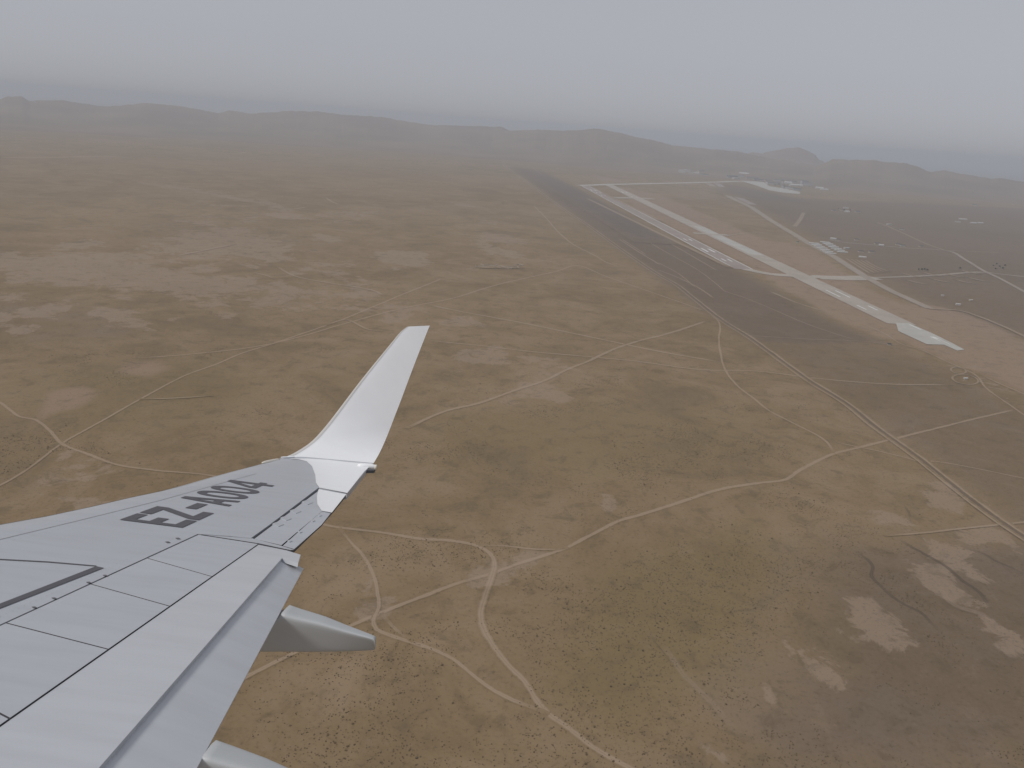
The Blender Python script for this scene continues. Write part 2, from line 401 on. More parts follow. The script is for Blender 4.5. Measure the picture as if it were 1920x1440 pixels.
# ------------------------------------------------------------------ ribbons lying on the plain
def spline(P, step):
    P = np.asarray(P, float)
    Q = np.vstack([2 * P[0] - P[1], P, 2 * P[-1] - P[-2]]); out = []
    for i in range(1, len(Q) - 2):
        p0, p1, p2, p3 = Q[i - 1:i + 3]; L = np.linalg.norm(p2 - p1); n = max(2, int(L / step))
        t0 = 0; t1 = t0 + max(1e-3, np.linalg.norm(p1 - p0)) ** .5; t2 = t1 + max(1e-3, L) ** .5; t3 = t2 + max(1e-3, np.linalg.norm(p3 - p2)) ** .5
        t = np.linspace(t1, t2, n, endpoint=False)[:, None]
        a1 = (t1 - t) / (t1 - t0) * p0 + (t - t0) / (t1 - t0) * p1; a2 = (t2 - t) / (t2 - t1) * p1 + (t - t1) / (t2 - t1) * p2; a3 = (t3 - t) / (t3 - t2) * p2 + (t - t2) / (t3 - t2) * p3
        b1 = (t2 - t) / (t2 - t0) * a1 + (t - t0) / (t2 - t0) * a2; b2 = (t3 - t) / (t3 - t1) * a2 + (t - t1) / (t3 - t1) * a3
        out.append((t2 - t) / (t2 - t1) * b1 + (t - t1) / (t2 - t1) * b2)
    return np.vstack(out + [P[-1:]])
LAYER = [0.05]
def ribbon(name, pts, width, mat, label, fade=(0, 0), straight=False, wob=0.0, shift=0.0, kind='structure', world=False, parent=None):
    P = np.asarray(pts, float) if world else GP(pts)
    far = np.linalg.norm(P, axis=1).mean(); step = max(4.0, far / 160)
    if straight:
        S = []
        for a, b in zip(P[:-1], P[1:]):
            n = max(2, int(np.linalg.norm(b - a) / (step * 3))); S += [a + (b - a) * k / n for k in range(n)]
        P = np.array(S + [P[-1]])
    else: P = spline(P, step)
    T = np.gradient(P, axis=0); T /= np.linalg.norm(T, axis=1)[:, None] + 1e-9; N = np.stack([T[:, 1], -T[:, 0]], 1)
    s = np.concatenate([[0], np.cumsum(np.linalg.norm(np.diff(P, axis=0), axis=1))])
    w = np.interp(s / s[-1], np.linspace(0, 1, len(width)), width) if isinstance(width, (list, tuple)) else np.full(len(P), float(width))
    if wob:
        P = P + N * ((fbm(s / 35, s * 0 + LAYER[0] * 77, 5, 3) - 0.5) * wob * w)[:, None]
        w = w * (0.75 + 0.5 * fbm(s / 25, s * 0 + LAYER[0] * 33, 8, 3))
    P = P + N * shift
    ac = np.array([-1, -.5, 0, .5, 1.0]) if mat not in HARD else np.array([-1, -.96, 0, .96, 1.0])
    V = (P[:, None, :] + N[:, None, :] * (ac[None, :, None] * w[:, None, None] / 2)).reshape(-1, 2)
    LAYER[0] += 0.012
    z = np.full((len(V), 1), LAYER[0]); n = len(P)
    i, j = np.meshgrid(np.arange(n - 1), np.arange(4), indexing='ij'); a = i * 5 + j
    Q = np.stack([a, a + 1, a + 6, a + 5], -1).reshape(-1, 4)
    o = np_mesh(name, np.hstack([V, z]), Q, mat)
    if o.data.polygons[0].normal.z < 0: o.data.flip_normals()
    set_attr(o, 'across', np.tile(ac, n), 'FLOAT')
    f = np.ones(n)
    if fade[0]: f = np.minimum(f, s / fade[0])
    if fade[1]: f = np.minimum(f, (s[-1] - s) / fade[1])
    set_attr(o, 'fade', np.repeat(np.clip(f, 0, 1), 5), 'FLOAT')
    set_attr(o, 'zone', zone_attr(V), 'FLOAT_COLOR')
    if parent: o.parent = parent
    else: tag(o, label, kind=kind)
    return o
HARD = (M_ASPH, M_CONC, M_CONC2, M_ROAD)

def slab(name, pts, mat, label, parent=None, soft=0.04):
    P = GP(pts); c = P.mean(0)
    I = c + (P - c) * (1 - soft); LAYER[0] += 0.012
    n = len(P); V = np.vstack([P, I]); F = [(k, (k + 1) % n, n + (k + 1) % n, n + k) for k in range(n)]
    tri = tessellate_polygon([[Vector((p[0], p[1], 0)) for p in I]])
    F += [tuple(n + q for q in t) for t in tri]
    o = mesh_obj(name, np.hstack([V, np.full((2 * n, 1), LAYER[0])]), F, mat)
    bm = bmesh.new(); bm.from_mesh(o.data); bmesh.ops.recalc_face_normals(bm, faces=bm.faces)
    if bm.faces[:][0].normal.z < 0: bmesh.ops.reverse_faces(bm, faces=bm.faces)
    bm.to_mesh(o.data); bm.free()
    set_attr(o, 'across', [1.0] * n + [0.0] * n, 'FLOAT'); set_attr(o, 'fade', [1.0] * (2 * n), 'FLOAT')
    set_attr(o, 'zone', zone_attr(V), 'FLOAT_COLOR')
    if parent: o.parent = parent
    else: tag(o, label, kind='structure')
    return o

# --- gullies and washes
GUL = [([(340, 455), (450, 530), (480, 580), (480, 640), (560, 720), (640, 790), (720, 840), (820, 890), (900, 970), (1010, 1080)], L, 4.0, 'long dark gully winding down past the pale clay at the lower right'),
       ([(640, 380), (760, 460), (820, 490), (1000, 590), (1100, 680), (1200, 760), (1300, 920)], L, 5.0, 'dark gully cutting between the two largest pale clay patches'),
       ([(1120, 455), (1240, 500), (1320, 550), (1470, 615), (1600, 690)], L, 4.0, 'short dark gully close to the right edge below the perimeter road'),
       ([(510, 925), (600, 970), (700, 1020)], L, 2.0, 'thin dark gully across the middle pale clay patch'),
       ([(680, 150), (735, 220), (745, 290)], L, 3.0, 'stubby dark gully above the pale clay patches'),
       ([(370, 740), (490, 880), (600, 1000), (700, 1100)], L2, 3.0, 'faint dark gully in the open scrub right of the forked track'),
       ([(1300, 310), (1400, 330), (1512, 370), (1640, 420)], L, 3.0, 'dark ditch beside the end of the perimeter road')]
for pts, l, w, lab in GUL:
    ribbon('dry_gully', patch(pts, *l), w * 1.3, M_GULLY, lab, fade=(25, 35), wob=1.2)
ribbon('dry_wash', patch([(430, 790), (500, 880), (570, 960), (690, 1080), (780, 1200)], *L2), 6, M_WASH, 'pale dry wash beside the faint gully in the open scrub', fade=(20, 40), wob=1.2)
ribbon('dry_wash', patch([(1560, 560), (1640, 640), (1760, 680), (1850, 760)], *L2), 8, M_WASH, 'pale dry wash near the lower right edge', fade=(20, 30), wob=1.2)

# --- dirt tracks
TR = [
 (M_TRACK, [(1905, 767), (1800, 792), (1687, 820), (1640, 832), (1600, 842), (1565, 850), (1530, 865), (1500, 882), (1470, 900), (1430, 905), (1380, 912), (1330, 923), (1290, 937), (1250, 950), (1200, 966), (1160, 977), (1104, 1005), (1062, 1027), (1021, 1041), (972, 1057), (920, 1076), (860, 1093), (785, 1121), (714, 1149), (657, 1174), (590, 1205), (530, 1235), (460, 1270), (300, 1350)], [5.5, 6.5, 7, 6, 5], 'main pale dirt track crossing the foreground from the perimeter road to below the wing'),
 (M_TRACK, [(500, 930), (605, 983), (635, 989), (710, 998), (792, 1011), (845, 1014), (897, 1024), (920, 1039), (927, 1057), (920, 1087), (909, 1121), (902, 1155), (909, 1185), (927, 1215), (954, 1249), (984, 1279), (1002, 1309), (1025, 1335), (1066, 1365), (1115, 1402), (1167, 1432), (1240, 1475), (1300, 1510)], [4.5, 6, 7, 6], 'pale dirt track bending from the aileron down to the lower frame edge'),
 (M_TRACK, [(635, 990), (657, 1016), (684, 1046), (701, 1080), (708, 1110), (710, 1140), (700, 1162), (706, 1180), (725, 1189), (770, 1204), (815, 1219), (852, 1237), (875, 1256), (912, 1286), (957, 1311), (1010, 1331), (1030, 1340)], [4, 5, 4.5], 'pale dirt track looping round past the flap fairing tip'),
 (M_FAINT, [(714, 1150), (747, 1185), (775, 1204)], 3.0, 'short faint cut-off track above the flap fairing tip'),
 (M_TRACK, [(897, 1023), (950, 1024), (991, 1029), (1047, 1030), (1066, 1026)], 3.5, 'short dirt link track closing the triangle at the foreground fork'),
 (M_TRACK, [(1330, 590), (1345, 600), (1350, 612), (1348, 637), (1354, 677), (1365, 702), (1383, 724), (1412, 746), (1444, 771), (1488, 794), (1535, 818), (1553, 832), (1563, 850)], 5.5, 'S-shaped dirt track between the perimeter road and the main track'),
 (M_TRACK, [(1549, 825), (1607, 838), (1643, 845), (1697, 858), (1730, 867), (1748, 865), (1823, 877), (1920, 897), (2020, 915)], 4.0, 'dirt track running on past the perimeter road to the right edge'),
 (M_TRACK, [(250, 672), (350, 665), (480, 650), (560, 632), (660, 603), (760, 577), (846, 560), (932, 534), (1042, 509), (1083, 498), (1138, 519), (1207, 543), (1276, 567), (1324, 584)], [5, 7, 8, 7], 'long thin track peaking in the middle of the plain beyond the winglet'),
 (M_TRACK, [(-60, 935), (0, 910), (50, 881), (117, 831), (163, 805), (201, 784), (262, 749), (350, 703), (408, 682), (455, 662), (510, 645), (560, 628), (640, 600), (700, 575), (760, 550), (830, 522)], [4, 5, 6, 8], 'long straight faint track rising from the left edge to behind the winglet'),
 (M_TRACK, [(-60, 730), (0, 755), (38, 782), (64, 787), (93, 808), (117, 833), (163, 851), (222, 872), (292, 882), (408, 894), (500, 930)], [5, 5.5, 5, 4], 'pale dirt track at the left running in behind the wing leading edge'),
 (M_FAINT, [(801, 571), (873, 586), (966, 603), (1069, 624), (1173, 646), (1241, 660), (1351, 679)], 7.0, 'faint track sloping from the winglet tip to the S-shaped track'),
 (M_FAINT, [(805, 639), (898, 648), (1001, 660), (1104, 669), (1190, 677), (1310, 693), (1420, 696), (1517, 708), (1589, 715), (1661, 720), (1784, 722)], 5.5, 'near-level faint track from the winglet to the runway-end turning loops'),
 (M_FAINT, [(760, 804), (839, 770), (898, 756), (966, 732), (1018, 715), (1063, 693), (1104, 677), (1155, 653), (1200, 639), (1258, 624), (1327, 601)], [5, 6, 7], 'broad faint track climbing diagonally across the middle of the plain'),
 (M_TRACK, [(1000, 385), (1024, 409), (1045, 433), (1076, 459), (1113, 478), (1139, 493), (1160, 500)], [8, 10, 9], 'bright stretch of track left of the dark airfield strip'),
 (M_TRACK, [(1000, 316), (1020, 330), (1040, 344), (1044, 351), (1055, 357), (1102, 388), (1136, 407), (1180, 433), (1251, 474), (1311, 508), (1352, 540), (1361, 547), (1390, 556), (1444, 578), (1517, 609), (1600, 636), (1618, 639)], [14, 9, 7, 5], 'pale service track running the length of the dark airfield strip'),
 (M_TRACK, [(1400, 629), (1517, 636), (1618, 640), (1661, 645), (1700, 648)], 4.0, 'straight pale track from the perimeter road to the near runway end'),
 (M_TRACK, [(1618, 607), (1661, 627), (1690, 645), (1726, 656), (1777, 679), (1827, 702), (1849, 728), (1878, 749), (1920, 778), (2000, 830)], [5, 5, 6], 'pale track passing below the near runway pad'),
 (M_TRACK, [(1838, 702), (1875, 720), (1920, 739), (2000, 775)], 6.0, 'double pale track at the right edge below the ochre ground'),
 (M_FAINT, [(1230, 505), (1270, 520), (1310, 540), (1340, 560)], 6.0, 'faint short track inside the dark airfield strip'),
 (M_FAINT, [(1658, 1005), (1736, 999), (1800, 992), (1883, 983), (1960, 976)], 3.5, 'faint straight track above the pale clay patches at the right'),
 (M_FAINT, [(1160, 448), (1200, 474), (1240, 498)], 7.0, 'faint scrape left of the service track in the dark airfield strip'),
 (M_TRACK, [(1068, 351), (1110, 376), (1165, 408)], 11.0, 'pale line along the far part of the dark airfield strip'),
 (M_TRACK, [(1214, 433), (1280, 470), (1345, 508)], 8.0, 'pale line close beside the older runway in the dark strip'),
 (M_TRACK, [(1165, 448), (1190, 464), (1212, 478)], 7.0, 'short pale dash in the middle of the dark airfield strip'),
 (M_TRACK, [(1233, 492), (1270, 512), (1305, 540)], 6.0, 'pale bent line near the perimeter road inside the dark strip'),
 (M_FAINT, [(1440, 545), (1500, 570), (1550, 585)], 9.0, 'faint pale line in the dark ground left of the newer runway'),
 (M_FAINT, [(262, 749), (330, 747), (400, 742)], 4.0, 'faint side track branching off at the left'),
 (M_FAINT, [(610, 610), (650, 600), (690, 618), (720, 622)], 5.0, 'faint spur track just above the winglet'),
 (M_FAINT, [(520, 500), (560, 520), (700, 545), (720, 555)], 7.0, 'faint streak of track in the far left plain'),
 (M_FAINT, [(330, 480), (380, 470), (440, 458)], 9.0, 'far faint track on the left plain near the pale clay'),
 (M_TRACK, [(470, 510), (500, 517), (515, 523)], 7.0, 'small bright scratch of track on the far left plain'),
 (M_TRACK, [(610, 370), (622, 378), (636, 384)], 14.0, 'tiny bright streak of track on the distant plain'),
 (M_TRACK, [(522, 394), (550, 392), (576, 388)], 16.0, 'bright level streak of track on the distant plain'),
 (M_TRACK, [(380, 288), (410, 287), (440, 288), (462, 285)], 40.0, 'pale level streak under the left hills'),
 (M_FAINT, [(0, 295), (60, 296), (150, 294), (220, 293)], 50.0, 'faint level streak under the left hills'),
]
for mat, pts, w, lab in TR:
    q = 0.86 if mat is M_TRACK else 1.2
    w2 = [v * q for v in w] if isinstance(w, (list, tuple)) else w * q
    ribbon('dirt_track', pts, w2, mat, lab, fade=(30, 30), wob=0.3)
# turning loops at the runway end
for cx, cy_, rx, ry, lab in ((1797, 695, 14, 6, 'smaller dirt loop beside the runway-end track'), (1810, 712, 24, 9, 'larger dirt loop with a white hut in the middle')):
    ribbon('dirt_loop', [(cx + rx * math.cos(a), cy_ + ry * math.sin(a) + (cx + rx * math.cos(a) - cx) * .12) for a in np.linspace(0, 2 * math.pi, 17)], 4.0, M_FAINT, lab, wob=0.3)
# perimeter road: pale verge, dark bed, second pale wheel line
PR = [(945, 290), (946, 310), (985, 339), (1024, 368), (1055, 391), (1102, 422), (1149, 456), (1193, 487), (1232, 513), (1269, 534), (1300, 558), (1354, 600), (1408, 634), (1473, 681), (1524, 717), (1589, 757), (1643, 800), (1683, 829), (1733, 865), (1769, 894), (1823, 937), (1878, 977), (1920, 1005), (2050, 1090)]
ribbon('perimeter_road', PR, [36, 26, 20, 17, 14], M_FAINT, 'pale verge of the long straight perimeter road', wob=0.2)
ribbon('perimeter_road', PR, [10, 9, 8, 7, 6], M_ROADDK, 'dark bed of the long straight perimeter road', shift=1.5, wob=0.15)
ribbon('perimeter_road', PR, [7, 6, 5, 4, 3.5], M_FAINT, 'pale wheel line on the left of the perimeter road bed', shift=8.0, wob=0.2)

# --- runways, taxiways, apron
def strip(name, a, b, width, mat, label, world=True):
    return ribbon(name, [a, b], width, mat, label, straight=True, world=True)
W1a, W1b = (G(1095, 350) + G(1100, 348)) / 2, (G(1389, 511) + G(1402, 500)) / 2
rw1 = strip('runway', W1a, W1b, 62, M_ASPH, 'older pinkish-grey runway beside the dark airfield strip')
W2a, W2b = G(1140, 346), (G(1682, 610) + G(1700, 607)) / 2
rw2 = strip('runway', W2a, W2b, 64, M_CONC2, 'newer pale runway running out to the grey turning pad')
def mark(parent, a, b, along, across, length, width):
    """painted bar at a distance along/across the strip from a to b"""
    d = (b - a) / np.linalg.norm(b - a); nn = np.array([d[1], -d[0]]); LAYER[0] += 0.0005
    c = a + d * along + nn * across
    V = [c + d * x * length / 2 + nn * y * width / 2 for x, y in ((-1, -1), (1, -1), (1, 1), (-1, 1))]
    z = LAYER[0] + 0.12
    o = mesh_obj('runway_marking', [(*v, z) for v in V], [(0, 1, 2, 3)] if np.cross(V[1] - V[0], V[2] - V[1]) > 0 else [(3, 2, 1, 0)], M_PAINT, parent)
    return o
L1 = np.linalg.norm(W1b - W1a); L2n = np.linalg.norm(W2b - W2a)
for al in (300, L1 - 330):
    for s in (-1, 1): mark(rw1, W1a, W1b, al, s * 11, 75, 7)
for al in (480, 640, L1 - 560, L1 - 150):
    for s in (-1, 1): mark(rw1, W1a, W1b, al, s * 9, 45, 5)
for s in (-1, 1): mark(rw1, W1a, W1b, L1 / 2, s * 26, L1 - 20, 3.0)
for al in (600, L2n - 300):
    for s in (-1, 1): mark(rw2, W2a, W2b, al, s * 12, 80, 4.5)
for al in (900, L2n - 150):
    for s in (-1, 1): mark(rw2, W2a, W2b, al, s * 13, 45, 4)
slab('runway_pad', [(1680, 606), (1703, 606), (1745, 624), (1782, 642), (1808, 656), (1795, 658), (1770, 647), (1738, 646), (1705, 631), (1684, 621)], M_CONC, 'grey-green concrete pad at the near end of the newer runway')
mk = [(1716, 614, 45, 4), (1752, 634, 16, 10), (1758, 638, 20, 3), (1770, 641, 40, 2)]
dirv = (W2b - W2a) / L2n; nrv = np.array([dirv[1], -dirv[0]])
for x, y, l, w in mk:
    q = G(x, y) - W2a; mark(rw2, W2a, W2b, q @ dirv, q @ nrv, l, w)
ribbon('taxiway', [(1310, 425), (1347, 444), (1385, 462), (1420, 478)], 46, M_CONC, 'pale grey resurfaced section beside the newer runway', straight=True)
ribbon('taxiway', [(1398, 505), (1425, 511), (1450, 515), (1530, 520)], 38, M_CONC2, 'pale link from the older runway end to the newer runway', straight=True)
ribbon('taxiway', [(1530, 520), (1585, 522), (1640, 521)], 60, M_CONC2, 'wide grey taxiway link right of the newer runway', straight=True)
ribbon('access_road', [(1640, 521), (1700, 519), (1760, 516), (1845, 511), (1900, 517), (1960, 522), (2050, 530)], 17, M_ROAD, 'pale straight access road towards the right edge')
ribbon('taxiway', [(1328, 344), (1371, 371), (1409, 389), (1446, 414), (1493, 442), (1517, 457), (1563, 481), (1622, 519), (1671, 546), (1744, 579)], [56, 42, 34, 30, 24], M_ROAD, 'long diagonal grey taxiway beyond the runways', straight=True)
ribbon('taxiway', [(1344, 344), (1385, 371), (1412, 384)], 50, M_ASPH, 'short parallel taxiway stub by the far apron road', straight=True)
ribbon('taxiway', [(1087, 348), (1140, 346), (1240, 344), (1326, 342), (1390, 340)], 60, M_CONC, 'bright straight taxiway joining the far runway ends to the apron', straight=True)
ribbon('taxiway', [(1152, 371), (1185, 371), (1226, 373)], 60, M_CONC2, 'short cross taxiway between the runways near their far ends', straight=True)
ribbon('taxiway', [(1300, 437), (1340, 440), (1366, 441)], 40, M_CONC2, 'short cross taxiway half way along the newer runway', straight=True)
ribbon('access_road', [(1366, 441), (1410, 437), (1450, 438), (1500, 446)], 14, M_TRACK, 'thin road from the newer runway to the diagonal taxiway')
slab('apron', [(1388, 339), (1431, 341), (1442, 349), (1471, 354), (1500, 360), (1500, 364), (1469, 361.5), (1442, 357), (1424, 350)], M_CONC, 'pale wedge of apron in front of the airport buildings')
ribbon('access_road', [(1555, 450), (1577, 454), (1642, 460), (1697, 465), (1773, 470), (1811, 488), (1846, 509), (1872, 521), (1920, 547), (2000, 590)], [18, 14, 13, 13, 11], M_ROAD, 'pale road bending round the dark field right of the airport')
ribbon('access_road', [(1645, 417), (1665, 425), (1688, 435), (1741, 459), (1773, 470)], 16, M_TRACK, 'straight diagonal road down to the bend right of the airport')
ribbon('access_road', [(1773, 470), (1830, 472), (1872, 474)], 14, M_FAINT, 'faint road stub past the bend at the right')
ribbon('access_road', [(1490, 425), (1500, 412), (1507, 399)], 26, M_FAINT, 'faint pale road running up towards the distant houses')
ribbon('access_road', [(1240, 372), (1300, 372), (1390, 378), (1425, 379)], 20, M_FAINT, 'faint level road across the ground between runways and apron')
ribbon('access_road', [(1540, 352), (1570, 344), (1590, 337)], 40, M_FAINT, 'faint road behind the airport town')
ribbon('access_road', [(1740, 579), (1800, 583), (1830, 592), (1880, 612), (1960, 650)], 12, M_FAINT, 'faint road below the white hut at the right')
for k, (x, y) in enumerate(((1690, 512), (1728, 510), (1768, 512), (1800, 506), (1700, 525), (1745, 522), (1790, 524), (1815, 520))):
    ribbon('dirt_track', [(x, y), (x + 18, y + (5 if k < 4 else 5)), (x + 40, y + 9)], 16, M_TRACK,
           ['first', 'second', 'third', 'fourth', 'fifth', 'sixth', 'seventh', 'eighth'][k] + ' short faint spur off the straight access road', fade=(20, 20))
for k in range(5):
    ribbon('dirt_track', [(1585 + k * 9, 484 + k * 1), (1610 + k * 9, 500 + k * 0.5), (1632 + k * 9, 514 - k)], 11, M_TRACK,
           ['first', 'second', 'third', 'fourth', 'fifth'][k] + ' parallel scrape right of the diagonal taxiway', fade=(30, 30))
# darker fenced fields
ribbon('dark_field', [(1370, 352), (1420, 366), (1470, 378)], [300, 700, 500], M_DKFIELD, 'dark field between the far taxiway and the apron', fade=(120, 120))
ribbon('dark_field', [(1010, 327), (1080, 366), (1160, 412), (1240, 458)], [200, 200, 180], M_DKFIELD, 'darker band in the middle of the airfield strip', fade=(300, 300))
for x0, y0, x1, y1, w, lab in ((1100, 372, 1370, 503, 22, 'pale strip beside the older runway'), (1130, 362, 1240, 415, 20, 'pale strip between the two runways')):
    ribbon('graded_strip', [(x0, y0), ((x0 + x1) / 2, (y0 + y1) / 2), (x1, y1)], w, M_FAINT, lab, fade=(100, 100), straight=True)

# ------------------------------------------------------------------ buildings
def box_faces(x, y, z0, z1):
    return [(-x, -y, z0), (x, -y, z0), (x, y, z0), (-x, y, z0), (-x, -y, z1), (x, -y, z1), (x, y, z1), (-x, y, z1)], \
           [(0, 3, 2, 1), (4, 5, 6, 7), (0, 1, 5, 4), (1, 2, 6, 5), (2, 3, 7, 6), (3, 0, 4, 7)]
BCACHE = {}
def building(px, py, lx, ly, h, rz, wall, roof, label, style='gable', cat='building', name='building', group=None, at=None):
    g = G(px, py) if at is None else at
    root = empty(name, (g[0], g[1], 0.0), rz)
    key = (lx, ly, h, style)
    if key not in BCACHE:
        v, f = box_faces(lx / 2, ly / 2, -0.3, h); X, Y = lx / 2 + .4, ly / 2 + .4
        if style == 'gable':
            r = ly * 0.22
            rv = [(-X, -Y, h), (X, -Y, h), (X, Y, h), (-X, Y, h), (-X, 0, h + r), (X, 0, h + r)]
            rf = [(0, 1, 5, 4), (2, 3, 4, 5), (0, 4, 3), (1, 2, 5), (0, 3, 2, 1)]
        elif style == 'arch':
            rv, rf = [], []; n = 9
            for k in range(n):
                a = math.pi * k / (n - 1); rv += [(-X, -Y * math.cos(a), h + ly * .25 * math.sin(a)), (X, -Y * math.cos(a), h + ly * .25 * math.sin(a))]
            for k in range(n - 1): rf.append((2 * k, 2 * k + 1, 2 * k + 3, 2 * k + 2))
            rf += [tuple(range(2 * n - 2, -1, -2)), tuple(range(1, 2 * n, 2))]
        else:
            rv = []; rf = []
            for (x, y, z) in ((X, Y, h), (X, Y, h + 1.0), (X - .8, Y - .8, h + 1.0), (X - .8, Y - .8, h + .4)):
                rv += [(-x, -y, z), (x, -y, z), (x, y, z), (-x, y, z)]
            for k in range(3):
                for q in range(4): rf.append((k * 4 + q, k * 4 + (q + 1) % 4, k * 4 + 4 + (q + 1) % 4, k * 4 + 4 + q))
            rf.append((12, 13, 14, 15))
        BCACHE[key] = (v, f, rv, rf)
    v, f, rv, rf = BCACHE[key]
    mesh_obj('wall', v, f, wall, root); mesh_obj('roof', rv, rf, roof, root)
    tag(root, label, cat, group)
    return root
ang = math.atan2(dirv[1], dirv[0])            # runway direction
# rows of white sheds beside the diagonal taxiway
S0, S1, S2 = G(1526, 457), G(1548, 455), G(1557, 476)
ORD = ['first', 'second', 'third', 'fourth', 'fifth', 'sixth', 'seventh']
for i in range(7):
    for j in range(2):
        p = S0 + (S2 - S0) * (i / 6) + (S1 - S0) * (j * 0.95)
        building(0, 0, 36, 9, 2.0, 0.02 * i, M_WALL_G, M_ROOF_W,
                 'long white-roofed shed, %s of the %s pair counted from the far end' % (['left', 'right'][j], ORD[i]), 'gable', 'shed', 'storage_shed', 'rows of white sheds beside the diagonal taxiway', at=p)
# control tower
def tower():
    g = G(1466, 347); r = empty('control_tower', (g[0], g[1], 0))
    def ring(name, prof, mat, n=12):
        v = []; f = []
        for R_, z in prof: v += [(R_ * math.cos(2 * math.pi * k / n), R_ * math.sin(2 * math.pi * k / n), z) for k in range(n)]
        for k in range(len(prof) - 1):
            for q in range(n): f.append((k * n + q, k * n + (q + 1) % n, (k + 1) * n + (q + 1) % n, (k + 1) * n + q))
        f.append(tuple(range((len(prof) - 1) * n, len(prof) * n))); f.append(tuple(reversed(range(n))))
        return mesh_obj(name, v, f, mat, r)
    ring('shaft', [(6, -.3), (5, 34), (5, 38)], M_WALL_W); ring('cab', [(6, 38.05), (9.5, 43), (10, 48)], M_GLASS)
    ring('cab_roof', [(11, 48.05), (11, 49.5), (2, 51)], M_ROOF_W); ring('antenna_mast', [(.6, 51.05), (.3, 62)], M_WALL_G, 6)
    tag(r, 'pale control tower standing above the airport buildings', 'tower')
tower()
